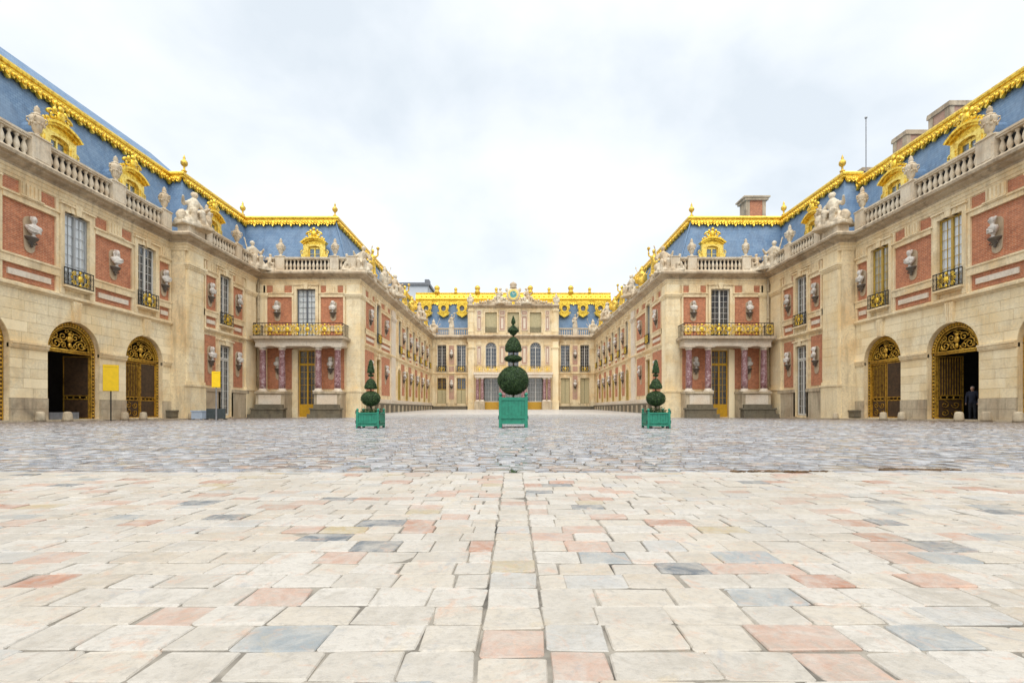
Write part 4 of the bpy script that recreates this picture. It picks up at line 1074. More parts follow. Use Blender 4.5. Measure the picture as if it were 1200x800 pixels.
# ------------------------------------------------------------------ pavilions with portico and the inner wings
PAVTXT = {-1: 'brick pavilion and court range with portico, on the yellow notice board side', 1: 'brick pavilion and court range with portico, on the side with chimneys'}
def pavilion(s):
    fp = Frame(s, 'front', 42.75); fi = Frame(s, 'side', 13.5); W = lambda u, y, z: (s * u, y, z)
    T = empty('palace_pavilion', (s * 18.0, 46.0, 0), PAVTXT[s], 'building', 'palace buildings')
    C = 18.15
    m = MB(); wall_sheet(m, 13.5, 22.6, -.3, 12.0, [(C - .82, C + .82, 6.9, 11.1, False), (C - .75, C + .75, -.1, 5.75, False)], .5); m.build('wall', 'stone', T, fp.fn)
    cs = [57.35 + 4.05 * k for k in range(6)]
    ops = [(48.2 - .7, 48.2 + .7, 7.06, 10.9, False), (48.2 - .7, 48.2 + .7, 1.8, 5.5, False)]
    ops += [(c - .7, c + .7, 7.06, 10.9, False) for c in cs] + [(c - .85, c + .85, 1.6, 4.5, True) for c in cs]
    m = MB(); wall_sheet(m, 42.75, 80.1, -.3, 12.0, ops, .45); m.build('wall', 'stone', T, fi.fn)
    MB().poly([(14.0, 1.8, -.2), (22.3, 1.8, -.2), (22.3, 1.8, 12), (14.0, 1.8, 12)]).build('interior_wall', 'interior', T, fp.fn)
    MB().poly([(44.8, 1.6, -.2), (80.0, 1.6, -.2), (80.0, 1.6, 12), (44.8, 1.6, 12)]).build('interior_wall', 'interior', T, fi.fn)
    dz = .004
    path = [(22.5, 42.75), (13.5, 42.75), (13.5, 80.0)]
    MB().sweep(shift_prof(CORN, dz), path).build('cornice', 'cornice', T, W); MB().sweep(shift_prof(ARCHI, dz), path).build('architrave', 'trim', T, W)
    MB().sweep(shift_prof(STRING, dz), [(13.5, 43.95), (13.5, 79.9)]).build('string_course', 'trim', T, W)
    # front, upper storey
    window(T, fp, C, .16, 6.92, 1.64, 4.18, 8, 4, 'frame_dark' if s < 0 else 'frame_white', 'curtain' if s < 0 else 'curtain_dim')
    surround(T, fp, C, .82, 6.9, 11.1)
    for a0, a1, w in ((14.75, C - 1.1, 'court corner'), (C + 1.1, 21.9, 'downpipe')):
        upper_bay(T, fp, a0, a1, low=False)
        MB().box(a0, a1, -.035, .02, 6.05, 7.44).box(a0 + .1, a1 - .1, -.03, .02, 2.35, 6.0).build('brick_panel', 'brick', T, fp.fn)
        bx = 15.8 if a0 < 16 else 20.7
        bust(fp, bx, 8.15, 'upper marble bust between balcony window and %s, %s pavilion' % (w, SIDE[s]), 'marble busts on brackets', y=-.02)
        bust(fp, bx + (.2 if bx < 17 else -.1), 3.0, 'marble bust behind the portico columns near the %s, %s' % (w, SIDE[s]), 'marble busts on brackets', y=-.02, h=2.4)
    # yellow door with fanlight
    d = window(T, fp, C, .28, .9, 1.5, 3.6, 6, 4, 'door_ochre', 'curtain_dim', name='door')
    MB().box(C - .75, C + .75, .2, .29, -.17, .9).box(C - .6, C - .08, .17, .21, 0, .75).box(C + .08, C + .6, .17, .21, 0, .75).build('door_panel', 'door_ochre', d, fp.fn)
    window(T, fp, C, .28, 4.5, 1.5, 1.25, 2, 4, 'door_ochre', 'curtain_dim', name='fanlight')
    js = MB(); js.box(C - 1.25, C - .75, -.12, .03, -.3, 5.8); js.box(C + .75, C + 1.25, -.12, .03, -.3, 5.8); js.build('door_surround', 'block', T, fp.fn)
    # corner pilasters
    pm = MB()
    pilaster(T, fp, 13.4, 14.62, -.12, -.306, 11.494, 2.406, 10.306); pilaster(T, fp, 21.6, 22.35, -.1, -.3, 11.5, 2.4, 10.3)
    pilaster(T, fi, 42.75, 43.85, -.12, -.3, 11.5, 2.4, 10.3)
    # portico
    y0 = -1.75
    for a0, a1 in ((14.6, C - 1.2), (C + 1.2, 21.9)):
        p = MB(); p.box(a0 + .05, a1 - .05, y0 + .25, -.02, -.3, 1.9); p.box(a0, a1, y0 + .12, -.02, 1.9, 2.08); p.build('column_pedestal', 'plinth', T, fp.fn)
        p = MB(); p.box(a0 - .1, a1 + .05, y0 - .35, y0 + .24, -.3, .55); p.box(a0 - .2, a1 + .1, y0 - .42, y0 + .24, .55, .68); p.box(a0 + .1, a1 - .1, y0 - .05, y0 + .24, .68, .98); p.box(a0 - .25, a1 + .15, y0 - .75, y0 - .36, -.3, .18); p.build('stone_ledge', 'dark_stone', T, fp.fn)
        pp = MB(); pp.box(a0 + .35, a1 - .3, y0 + .22, y0 + .26, 1.0, 1.8); pp.build('pedestal_panel', 'slab', T, fp.fn)
    me = proto('colshaft', lambda: MB().lathe([(.27, 0), (.275, .5), (.27, 1.4), (.235, 3.35), (.25, 3.38)], 16).mesh('column', 'rose', True))
    mb_ = proto('colbase', lambda: MB().box(-.36, .36, -.36, .36, -.02, .08).lathe([(.35, .08), (.36, .13), (.30, .18), (.31, .22), (.28, .26)], 16).mesh('column_base', 'slab', True))
    mc_ = proto('colcap', lambda: MB().lathe([(.25, 3.58), (.29, 3.64), (.27, 3.68), (.36, 3.78)], 16).box(-.38, .38, -.38, .38, 3.78, 3.86).mesh('column_capital', 'slab', True))
    for u in (15.0, 16.65, 19.75, 21.4):
        o = inst(me, 'column', T, fp.wm(u, y0 + .55, 2.28)); inst(mb_, 'column_base', o, fp.wm(u, y0 + .55, 2.08)); inst(mc_, 'column_capital', o, fp.wm(u, y0 + .55, 2.05 - .02))
    en = MB(); en.box(14.55, 21.85, y0 + .2, -.02, 5.93, 6.30); en.box(14.5, 21.9, y0 + .12, -.02, 6.30, 6.42)
    for u in (15.0, 16.65, 19.75, 21.4): en.prism([(u - .62, 5.93), (u - .4, 5.86), (u + .4, 5.86), (u + .62, 5.93)], y0 + .22, -.3)
    en.build('architrave', 'slab', T, fp.fn)
    sl = MB(); sl.box(14.35, 22.05, y0 - .05, -.02, 6.42, 6.52); sl.box(14.25, 22.15, y0 - .15, -.02, 6.52, 6.74); sl.build('balcony_slab', 'cornice', T, fp.fn)
    def brail():
        m = rail_panel(7.5, 1.12, 30); return m.mesh('balcony_rail', 'iron')
    br = inst(proto('brail', brail), 'balcony_rail', T, fp.wm(18.2, y0 + .05, 6.75))
    for uu in (14.45, 21.95):
        sd_ = MB(); sd_.box(uu - .02, uu + .02, y0 + .05, -.05, 7.8, 7.86).box(uu - .02, uu + .02, y0 + .05, -.05, 6.8, 6.84)
        for k in range(9): sd_.box(uu - .012, uu + .012, y0 + .1 + .18 * k, y0 + .125 + .18 * k, 6.75, 7.85)
        sd_.build('side_rail', 'iron', br, fp.fn)
    em = proto('bemb', lambda: mask_emblem(1.0, 1.0).mesh('gilt_emblem', 'gold', True)); em2 = proto('bemb2', lambda: mask_emblem(.55, .95).mesh('gilt_emblem', 'gold', True))
    for u in (15.9, 17.35, 18.2, 19.05, 20.5): inst(em, 'gilt_emblem', br, fp.wm(u, y0 + .02, 6.8))
    for u in (14.75, 16.62, 19.78, 21.65): inst(em2, 'gilt_emblem', br, fp.wm(u, y0 + .02, 6.82))
    # inner range
    window(T, fi, 48.2, .12, 7.08, 1.4, 3.8, 7, 4, 'frame_grey', 'curtain_dim', split=False); window(T, fi, 48.2, .12, 1.8, 1.4, 3.7, 6, 4, 'frame_ochre', 'curtain_dim', split=False)
    surround(T, fi, 48.2, .7, 6.6, 10.9); surround(T, fi, 48.2, .7, 1.7, 5.5); juliet(T, fi, 48.2, 7.06, 1.7)
    for a0, a1, bx in ((44.0, 47.2, 45.6), (49.2, 53.2, 51.2)):
        upper_bay(T, fi, a0, a1)
        MB().box(a0 + .15, a1 - .15, -.03, .02, 2.0, 6.0).build('brick_panel', 'brick', T, fi.fn)
        w = 'beside the front corner' if bx < 47 else 'beside the pale pilaster'
        bust(fi, bx, 8.0, 'upper marble bust of the court range %s, %s' % (w, SIDE[s]), 'marble busts on brackets', y=-.02)
        bust(fi, bx, 3.0, 'lower marble bust of the court range %s, %s' % (w, SIDE[s]), 'marble busts on brackets', y=-.02, h=2.4)
    pilaster(T, fi, 53.5, 55.1, -.18, -.1, 11.5, 1.8, 10.3, mat='slab')
    for k, c in enumerate(cs):
        window(T, fi, c, .12, 7.08, 1.4, 3.8, 7, 4, 'frame_grey', 'curtain_dim', split=False); surround(T, fi, c, .7, 6.6, 10.9); juliet(T, fi, c, 7.06, 1.7)
        window(T, fi, c, .10, 1.62, 1.7, 3.6, 6, 4, 'frame_ochre', 'curtain_cream', split=False)
        ar = MB(); n = 12
        for q in range(n):
            t0 = math.pi * q / n; t1 = math.pi * (q + 1) / n
            ar.prism([(c + .85 * math.cos(t0), 4.5 + .85 * math.sin(t0)), (c + 1.1 * math.cos(t0), 4.5 + 1.1 * math.sin(t0)), (c + 1.1 * math.cos(t1), 4.5 + 1.1 * math.sin(t1)), (c + .85 * math.cos(t1), 4.5 + .85 * math.sin(t1))], -.1, .02)
        ar.box(c - 1.1, c - .85, -.1, .02, 1.6, 4.5); ar.box(c + .85, c + 1.1, -.1, .02, 1.6, 4.5); ar.box(c - .16, c + .16, -.18, .02, 5.2, 5.8); ar.build('arch_surround', 'trim', T, fi.fn)
        a1 = c + 4.05 - 1.0 if k < 5 else 79.3
        upper_bay(T, fi, c + 1.0, a1)
        MB().box(c + 1.2, a1 - .2, -.03, .02, 2.2, 6.0).build('brick_panel', 'brick', T, fi.fn)
        if k < 5:
            bx = c + 2.02; w = ['first', 'second', 'third', 'fourth', 'fifth'][k]
            bust(fi, bx, 8.0, 'upper marble bust, %s between arched bays from pale pilaster, %s' % (w, SIDE[s]), 'marble busts on brackets', y=-.02)
            bust(fi, bx, 3.0, 'lower marble bust, %s between arched bays from pale pilaster, %s' % (w, SIDE[s]), 'marble busts on brackets', y=-.02, h=2.4)
    pl = MB(); pl.box(43.9, 79.8, -.30, .02, -.2, 1.0); pl.box(43.9, 79.8, -.36, .02, 1.0, 1.18); pl.build('plinth', 'dark_stone', T, fi.fn)
    pl = MB(); pl.box(43.9, 79.8, -.14, .02, 1.18, 1.6)
    pl.build('dado', 'slab', T, fi.fn)
    x = 45.5
    bl = MB()
    while x < 79: bl.box(x, x + .35, -.42, -.28, .1, 1.0); x += 2.02
    bl.build('plinth_piers', 'plinth', T, fi.fn, kind='stuff')
    # roof
    rf = MB(); zt = 18.1
    rf.poly([(14.7, 43.95, 12.5), (23.75, 43.95, 12.5), (25.35, 45.55, zt), (16.6, 45.55, zt)])
    rf.poly([(14.7, 43.95, 12.5), (14.7, 82.0, 12.5), (16.6, 83.5, zt), (16.6, 45.55, zt)])
    rf.poly([(16.6, 45.55, zt), (31, 45.55, zt), (31, 50, 19.0), (20, 50, 19.0)]); rf.poly([(16.6, 45.55, zt), (20, 50, 19.0), (20, 90, 19.0), (16.6, 90, zt)]); rf.poly([(20, 50, 19), (31, 50, 19), (31, 90, 19), (20, 90, 19)])
    roof = rf.build('roof', 'slate', T, W)
    cresting(T, s, [(25.3, 45.5), (16.55, 45.5), (16.55, 82.5)], zt, fall=(.3, 1.0)); finial(T, s, 16.75, 45.7, zt + .55)
    MB().tube([(16.6, 45.5, zt), (14.75, 43.98, 12.6)], .07, 6).build('hip_roll', 'slate', T, W)
    if s > 0:
        ch = MB(); ch.box(24.0, 25.9, 50, 51.4, 18.5, 22.0); ch.build('chimney', 'brick', roof, W)
        cp = MB(); cp.box(23.95, 24.3, 49.96, 51.44, 18.5, 22.0); cp.box(25.6, 25.95, 49.96, 51.44, 18.5, 22.0); cp.box(23.75, 26.15, 49.8, 51.6, 22.0, 22.25); cp.box(23.6, 26.3, 49.7, 51.7, 22.25, 22.4); cp.build('chimney_cap', 'cornice', roof, W)
        MB().box(20.3, 22.3, 50, 51.5, 18.6, 19.35).build('roof_hatch', 'lead', roof, W)
    dormer(T, fp, 17.85, 1.0, 12.55, 1.9); MB().box(14.2, 22.3, .25, .37, 12.5, 13.72).build('gutter_wall', 'gutter', T, fp.fn)
    balustrade(T, fp, 14.1, 21.6, -.05, 12.56, [(20.4, .75), (15.65, .75), (14.15, .8)])
    urn((s * 20.4, 42.7, 13.96), 'stone urn beside the pavilion dormer toward the inner corner, %s' % SIDE[s], 'stone urns on the balustrades')
    urn((s * 15.65, 42.7, 13.96), 'stone urn beside the pavilion dormer toward the court, %s' % SIDE[s], 'stone urns on the balustrades')
    balustrade(T, fi, 43.2, 79.6, -.05, 12.562, [(46.7, .8), (51.3, .8), (55.4, .9), (60.6, .9), (65.0, .9), (69.8, .9), (75.3, .9)], stuff=True, h=.75)
    statue('b', (s * 13.85, 43.2, 12.57), R(20) * -s, 'large stone figure group on the pavilion court corner, %s' % SIDE[s], 'stone statues on the balustrades', sc=1.35, flip=-s)
    side = R(90) if s < 0 else R(-90)
    st = [(46.7, 'c', True, 'gilded standing figure beside the corner stone group'), (51.3, 'd', s > 0, ('gilded' if s > 0 else 'stone') + ' trophy, second ornament past the corner group'), (55.4, 'a', False, 'seated stone statue above the pale pilaster'), (60.6, 'c', True, 'gilded standing figure just past the pilaster'),
          (65.0, 'd', True, 'gilded trophy halfway along the court range'), (69.8, 'a', False, 'seated stone statue on the rear half of the court range'), (75.3, 'c', True, 'gilded figure nearest the clock front')]
    for y, k, gold, tx in st: statue(k, (s * 13.55, y, 13.35), side * .6, tx + ', ' + SIDE[s], 'statues along the court ranges', gold, 1.25 if k != 'a' else 1.35, -s)
    return T
for s in (-1, 1):
    outer_wing(s); pavilion(s)

# ------------------------------------------------------------------ clock front closing the court
def framed(T, fr, c, w, z0, z1):
    MB().box(c - w, c + w, -.03, .02, z0, z1).build('marble_panel', 'pinkish', T, fr.fn)
    f = MB(); t = .09
    f.box(c - w - t, c - w, -.10, .02, z0 - t, z1 + t); f.box(c + w, c + w + t, -.10, .02, z0 - t, z1 + t); f.box(c - w, c + w, -.10, .02, z1, z1 + t); f.box(c - w, c + w, -.10, .02, z0 - t, z0)
    f.box(c - w * .5, c + w * .5, -.06, .0, z0 + .25, z1 - .25)
    f.build('panel_frame', 'slab', T, fr.fn)
def clock_front():
    YF = 80.0; ff = Frame(1, 'front', YF); fc = Frame(1, 'front', YF - .9); W = lambda x, y, z: (x, y, z)
    T = empty('clock_front', (0, YF, .5), 'central palace front with clock, arched windows and gilded roof', 'building', 'palace buildings')
    sides = [-11.75, -8.55, 8.55, 11.75]; mids = [-3.62, 0.0, 3.62]
    ops = [(c - .75, c + .75, 6.7, 11.1, False) for c in sides] + [(c - .75, c + .75, 1.5, 5.7, False) for c in sides]
    m = MB(); wall_sheet(m, -13.6, 13.6, .2, 12.0, ops, .45); m.build('wall', 'stone', T, ff.fn)
    MB().poly([(-13.4, 1.5, .3), (13.4, 1.5, .3), (13.4, 1.5, 12), (-13.4, 1.5, 12)]).build('interior_wall', 'interior', T, ff.fn)
    ops = [(c - .9, c + .9, 7.1, 10.55, True) for c in mids] + [(c - 1.35, c + 1.35, .5, 5.65, False) for c in mids] + [(c - .95, c + .95, 13.1, 16.3, False) for c in mids]
    m = MB(); wall_sheet(m, -7.4, 7.4, .2, 17.3, ops, .45)
    for x in (-7.4, 7.4): m.poly([(x, 0, .2), (x, .95, .2), (x, .95, 12), (x, 0, 12)]); m.poly([(x, 0, 12), (x, 4, 12), (x, 4, 17.3), (x, 0, 17.3)])
    m.poly([(-7.4, 0, 17.3), (7.4, 0, 17.3), (7.4, 4, 17.3), (-7.4, 4, 17.3)])
    m.build('central_wall', 'stone', T, fc.fn)
    path = [(13.5, YF), (7.4, YF), (7.4, YF - .9), (-7.4, YF - .9), (-7.4, YF), (-13.5, YF)]
    K = lambda p, d: [(max(o, -.6), z + d) for o, z in p]
    MB().sweep(K(CORN, -.004), path).build('cornice', 'cornice', T); MB().sweep(K(ARCHI, -.004), path).build('architrave', 'trim', T); MB().sweep(K(STRING, 0), [(13.4, YF), (7.42, YF)]).build('string_course', 'trim', T); MB().sweep(K(STRING, 0), [(-7.42, YF), (-13.4, YF)]).build('string_course', 'trim', T)
    MB().sweep([(-.3, 17.0), (.1, 17.0), (.2, 17.15), (.5, 17.3), (.5, 17.5), (-.3, 17.5)], [(7.4, YF - .9), (-7.4, YF - .9)]).build('attic_cornice', 'cornice', T)
    for c in sides:
        window(T, ff, c, .28, 6.72, 1.5, 4.36, 8, 4, 'frame_white', 'curtain_dim', split=False); surround(T, ff, c, .75, 6.6, 11.1); juliet(T, ff, c, 6.7, 1.75)
        if c < 0: window(T, ff, c, .28, 3.75, 1.5, 1.95, 3, 4, 'frame_ochre', 'curtain_dim', split=False)
        sh = MB(); z1 = 3.72 if c < 0 else 5.68
        for q in (-1, 1):
            sh.box(c + q * .375 - .35, c + q * .375 + .35, .2, .26, 1.52, z1)
            for k in range(int((z1 - 1.6) / .36)): sh.box(c + q * .375 - .28, c + q * .375 + .28, .17, .21, 1.6 + .36 * k, 1.86 + .36 * k)
        sh.build('shutter', 'shutter', T, ff.fn); surround(T, ff, c, .75, 1.5, 5.7)
    for sg in (-1, 1):
        c = sg * 10.15
        MB().box(c - .42, c + .42, -.05, .02, 7.9, 11.0).build('marble_panel', 'pinkish', T, ff.fn); MB().box(c - .42, c + .42, -.05, .02, 6.75, 7.6).build('marble_panel', 'pinkish', T, ff.fn); MB().box(c - .42, c + .42, -.05, .02, 2.2, 6.1).build('marble_panel', 'pinkish', T, ff.fn)
        fr_ = MB(); fr_.box(c - .6, c - .42, -.1, .02, 1.6, 11.2); fr_.box(c + .42, c + .6, -.1, .02, 1.6, 11.2); fr_.build('stone_band', 'trim', T, ff.fn)
        tx = 'window side' if sg < 0 else 'shuttered side'
        bust(ff, c, 8.4, 'upper marble bust between paired windows beside the clock block, %s' % SIDE[sg], 'marble busts on brackets', y=-.05)
        bust(ff, c, 3.2, 'lower marble bust between paired windows beside the clock block, %s' % SIDE[sg], 'marble busts on brackets', y=-.05, h=2.4)
        pilaster(T, fc, *sorted((sg * 6.35, sg * 7.3)), -.15, .3, 11.5, 2.0, 10.3, mat='block')
        pilaster(T, fc, *sorted((sg * 6.5, sg * 7.25)), -.1, 12.6, 17.0, 13.4, 16.3, mat='block')
        pilaster(T, ff, *sorted((sg * 12.75, sg * 13.3)), -.1, .3, 11.5, 2.0, 10.3, mat='block')
        pl = MB(); pl.box(*sorted((sg * 7.5, sg * 13.2)), -.5, .02, .3, 1.05); pl.box(*sorted((sg * 7.5, sg * 13.2)), -.9, .02, .3, .75); pl.build('plinth', 'dark_stone', T, ff.fn)
    for c in mids:
        o = window(T, fc, c, .28, 7.1, 1.8, 3.5, 5, 4, 'frame_white', 'curtain_dim', split=False)
        top = MB(); n = 12
        for q in range(n):
            t0 = math.pi * q / n; t1 = math.pi * (q + 1) / n
            top.prism([(c + .82 * math.cos(t0), 10.55 + .82 * math.sin(t0)), (c + .9 * math.cos(t0), 10.55 + .9 * math.sin(t0)), (c + .9 * math.cos(t1), 10.55 + .9 * math.sin(t1)), (c + .82 * math.cos(t1), 10.55 + .82 * math.sin(t1))], .2, .28)
        for a in (.5, 1.05, 1.57, 2.1, 2.64): top.tube([(c, .25, 10.6), (c + .85 * math.cos(a), .25, 10.55 + .85 * math.sin(a))], .025, 4)
        top.build('fanlight', 'frame_white', o, fc.fn)
        MB().box(c - .88, c + .88, .262, .27, 10.6, 11.44).build('pane', 'glass', o, fc.fn); MB().box(c - .9, c + .9, .40, .41, 10.55, 11.46).build('curtain', 'curtain_dim', o, fc.fn)
        ar = MB()
        for q in range(n):
            t0 = math.pi * q / n; t1 = math.pi * (q + 1) / n
            ar.prism([(c + .9 * math.cos(t0), 10.55 + .9 * math.sin(t0)), (c + 1.2 * math.cos(t0), 10.55 + 1.2 * math.sin(t0)), (c + 1.2 * math.cos(t1), 10.55 + 1.2 * math.sin(t1)), (c + .9 * math.cos(t1), 10.55 + .9 * math.sin(t1))], -.1, .02)
        ar.box(c - 1.2, c - .9, -.1, .02, 7.0, 10.55); ar.box(c + .9, c + 1.2, -.1, .02, 7.0, 10.55); ar.build('arch_surround', 'trim', T, fc.fn)
        # glazed door
        d = window(T, fc, c, .3, 1.75, 2.7, 3.9, 5, 6, 'frame_white', 'curtain_mid', split=False, name='door')
        MB().box(c - 1.35, c + 1.35, .2, .3, .5, 1.75).build('door_panel', 'door_ochre', d, fc.fn)
        # attic shutter and rail
        at = MB()
        for k in range(7): at.box(c - .9 + .26 * k, c - .68 + .26 * k, .16, .22, 13.12, 16.28)
        at.box(c - .95, c + .95, .22, .25, 13.1, 16.3); at.build('shutter', 'shutter', T, fc.fn)
        surround(T, fc, c, .95, 12.9, 16.3, key=False, t=.22)
        inst(proto('atrail', lambda: rail_panel(1.9, .85, 9).mesh('balcony_rail', 'iron')), 'balcony_rail', T, fc.wm(c, -.05, 13.0))
    for c in (-5.55, -1.81, 1.81, 5.55):
        w = .5 if abs(c) < 3 else .36
        for z0, z1 in ((7.9, 10.7), (13.4, 15.6), (15.9, 16.5)): framed(T, fc, c, w - .1, z0, z1)
        MB().box(c - w - .1, c + w + .1, -.12, .02, 10.95, 11.1).box(c - w - .05, c + w + .05, -.08, .02, 11.1, 11.42).build('frieze_block', 'trim', T, fc.fn)
    # portico and balcony
    me = _misc['colshaft']
    for c in (-5.75, -5.0, -1.95, -1.55, 1.55, 1.95, 5.0, 5.75):
        o = inst(me, 'column', T, fc.wm(c, -1.1, 2.0)); inst(_misc['colbase'], 'column_base', o, fc.wm(c, -1.1, 1.8)); inst(_misc['colcap'], 'column_capital', o, fc.wm(c, -1.1, 1.76))
    for c in (-5.4, -1.75, 1.75, 5.4): MB().box(c - .8 if abs(c) > 3 else c - .55, c + .8 if abs(c) > 3 else c + .55, -1.6, -.01, .3, 1.8).build('column_pedestal', 'plinth', T, fc.fn)
    en = MB(); en.box(-6.2, 6.2, -1.45, -.01, 5.65, 6.1); en.box(-6.35, 6.35, -1.6, -.01, 6.1, 6.45); en.build('balcony_slab', 'slab', T, fc.fn)
    br = inst(rail_panel(12.4, .95, 40).mesh('balcony_rail', 'gold_dark'), 'balcony_rail', T, fc.wm(0, -1.5, 6.46))
    for k in range(9): inst(_misc['bemb'], 'gilt_emblem', br, fc.wm(-5.4 + 1.35 * k, -1.52, 6.46, (1, 1, .9)))
    # roof: slate, gilded bull's-eye dormers, gilded lead crest
    rf = MB(); rf.poly([(-15, YF + 1.2, 12.5), (15, YF + 1.2, 12.5), (16.6, YF + 3.0, 18.9), (-16.6, YF + 3.0, 18.9)])
    rf.poly([(-16.6, YF + 3, 18.9), (16.6, YF + 3, 18.9), (16.6, YF + 9, 19.4), (-16.6, YF + 9, 19.4)]); rf.build('roof', 'slate', T)
    gl = MB(); gl.sweep([(-.6, 18.75), (.25, 18.75), (.35, 18.9), (.35, 19.05), (.55, 19.15), (.55, 19.32), (.35, 19.40), (.10, 20.15), (.2, 20.2), (.2, 20.38), (-.6, 20.38)], [(16.6, YF + 3.0), (-16.6, YF + 3.0)])
    for k in range(41):
        x = -16 + .8 * k; gl.tube([(x, YF + 2.62, 19.4), (x, YF + 2.88, 20.15)], .06, 5); gl.ell((x + .4, YF + 2.7, 19.75), (.22, .08, .2), 8, 5); gl.ell((x, YF + 2.45, 19.2), (.1, .08, .1), 6, 4)
    gl.build('gilded_crest', 'gold', T)
    cresting(T, 1, [(16.6, YF + 2.95), (-16.6, YF + 2.95)], 18.75, 2.6, .42, (.28, 1.0))
    def bull():
        m = MB(); n = 20
        for k in range(n):
            t0 = 2 * math.pi * k / n; t1 = 2 * math.pi * (k + 1) / n
            P = lambda r, t: (r * math.cos(t), 1.35 + r * 1.15 * math.sin(t))
            m.prism([P(.42, t0), P(.62, t0), P(.62, t1), P(.42, t1)], -.3, .1)
        m.prism([(-.95, 2.5), (-.7, .9), (-.85, .35), (-.4, .1), (0, -.15), (.4, .1), (.85, .35), (.7, .9), (.95, 2.5), (.6, 2.2)] + [(.55 * math.cos(a), 1.35 + .62 * math.sin(a)) for a in (1.0, .3, -.4, -1.1)] + [(-.55 * math.cos(a), 1.35 + .62 * math.sin(a)) for a in (-1.1, -.4, .3, 1.0)] + [(-.6, 2.2)], -.15, .6)
        m.prism([(-.95, 2.05), (.95, 2.05), (.95, 2.6), (-.95, 2.6)], -.2, .6)
        for sg in (-1, 1): spiral(m, sg * .78, .5, .25, 1.2, 0 if sg > 0 else math.pi, sg, .08, -.2, 12); m.ell((sg * .8, -.2, 1.4), (.12, .1, .3), 6, 4)
        return m.mesh('dormer', 'gold')
    bm = bull()
    dk = MB().ell((0, .05, 1.35), (.46, .05, .54), 14, 6).mesh('pane', 'lead')
    for x in (-13.3, -11.75, -8.6, 8.6, 11.75, 13.3) if False else (-14.6, -11.7, -8.6, 8.6, 11.7, 14.6):
        o = inst(bm, 'dormer', T, mat4((x, YF + 1.75, 16.1))); inst(dk, 'pane', o, WM[o.name].copy())
    cm = MB().lathe([(.5, 0), (.45, .3), (.3, .45), (.45, .7), (.5, .95), (.3, 1.2), (.1, 1.35)], 10).mesh('crest_ornament', 'gold_statue', True)
    for k, x in enumerate((-13, -9.8, -6.1, -2.9, 2.9, 6.1, 9.8, 13)): inst(cm, 'crest_ornament', T, mat4((x, YF + 2.9, 20.3), 0, (1, 1, 1) if k % 2 == 0 else (.6, .6, .75)))
    balustrade(T, ff, -13.2, -7.5, 0, 12.57, [(-10.15, .8)], .33, stuff=True); balustrade(T, ff, 7.5, 13.2, 0, 12.57, [(10.15, .8)], .33, stuff=True)
    for sg in (-1, 1):
        statue('c', (sg * 10.15, YF, 13.97), 0, 'stone statue on balustrade before the blue roof beside the clock block, %s' % SIDE[sg], 'statues of the clock front', sc=1.05)
        statue('d', (sg * 13.1, YF, 12.6), 0, 'stone trophy in the far court corner, %s' % SIDE[sg], 'statues of the clock front', sc=1.5)
        statue('d', (sg * 7.0, YF - .7, 17.5), 0, 'stone trophy on the attic end of the clock block, %s' % SIDE[sg], 'statues of the clock front', sc=1.05)
        statue('a', (sg * 2.3, YF - .9, 17.5), R(40) * sg, 'reclining stone figure leaning against the clock, %s' % SIDE[sg], 'statues of the clock front', sc=1.45, flip=-sg)
        rb = MB()
        for k in range(12):
            hh = 1.5 - .11 * k; rb.ell((sg * (1.5 + .42 * k), .1, 17.5 + hh * .35), (.34, .3, hh * .5), 8, 5); rb.ell((sg * (1.6 + .42 * k), -.15, 17.5 + hh * .7 + .1 * math.sin(k * 2.3)), (.2, .2, .2), 7, 5)
        rb.build('carved_trophies', 'statue', T, fc.fn, True)
    # clock
    ck = MB(); ck.lathe([(.95, -.2), (1.12, -.1), (1.12, .1), (.85, .2)], 28).xf(lambda x, y, z: (x, -z - .25, y + 19.1))
    for sg in (-1, 1): spiral(ck, sg * 1.1, 18.1, .5, 1.2, math.pi / 2, -sg, .16, -.2, 16); ck.ell((sg * 1.05, -.2, 19.9), (.25, .2, .35), 8, 6); ck.box(*sorted((sg * .2, sg * 1.3)), -.3, .3, 17.5, 18.1)
    c = ck.build('clock_case', 'balustrade', T, fc.fn, True)
    ri = MB(); n = 28
    for k in range(n):
        t0 = 2 * math.pi * k / n; t1 = 2 * math.pi * (k + 1) / n
        ri.prism([(.55 * math.cos(t0), 19.1 + .55 * math.sin(t0)), (.85 * math.cos(t0), 19.1 + .85 * math.sin(t0)), (.85 * math.cos(t1), 19.1 + .85 * math.sin(t1)), (.55 * math.cos(t1), 19.1 + .55 * math.sin(t1))], -.52, -.44)
    ri.build('clock_dial', 'gold_pale', c, fc.fn)
    MB().prism([(.56 * math.cos(2 * math.pi * k / 24), 19.1 + .56 * math.sin(2 * math.pi * k / 24)) for k in range(24)], -.50, -.44).build('clock_face', 'clock_blue', c, fc.fn)
    ha = MB(); ha.prism([(-.05, 19.1), (.05, 19.1), (.42, 19.3), (.40, 19.36)], -.54, -.51); ha.prism([(-.04, 19.02), (.04, 19.02), (-.1, 19.5), (-.16, 19.48)], -.54, -.51)
    for k in range(12):
        a = 2 * math.pi * k / 12; ha.prism([(.62 * math.cos(a - .05), 19.1 + .62 * math.sin(a - .05)), (.8 * math.cos(a - .05), 19.1 + .8 * math.sin(a - .05)), (.8 * math.cos(a + .05), 19.1 + .8 * math.sin(a + .05)), (.62 * math.cos(a + .05), 19.1 + .62 * math.sin(a + .05))], -.55, -.53)
    ha.build('clock_hands', 'clock_white', c, fc.fn)
    cw = MB(); cw.lathe([(.55, 20.15), (.6, 20.3), (.45, 20.4), (.62, 20.65), (.5, 20.95), (.2, 21.1), (.12, 21.2)], 12, (0, -.2, 0), 1, .6); cw.build('clock_crown', 'cornice', c, fc.fn, True)
clock_front()

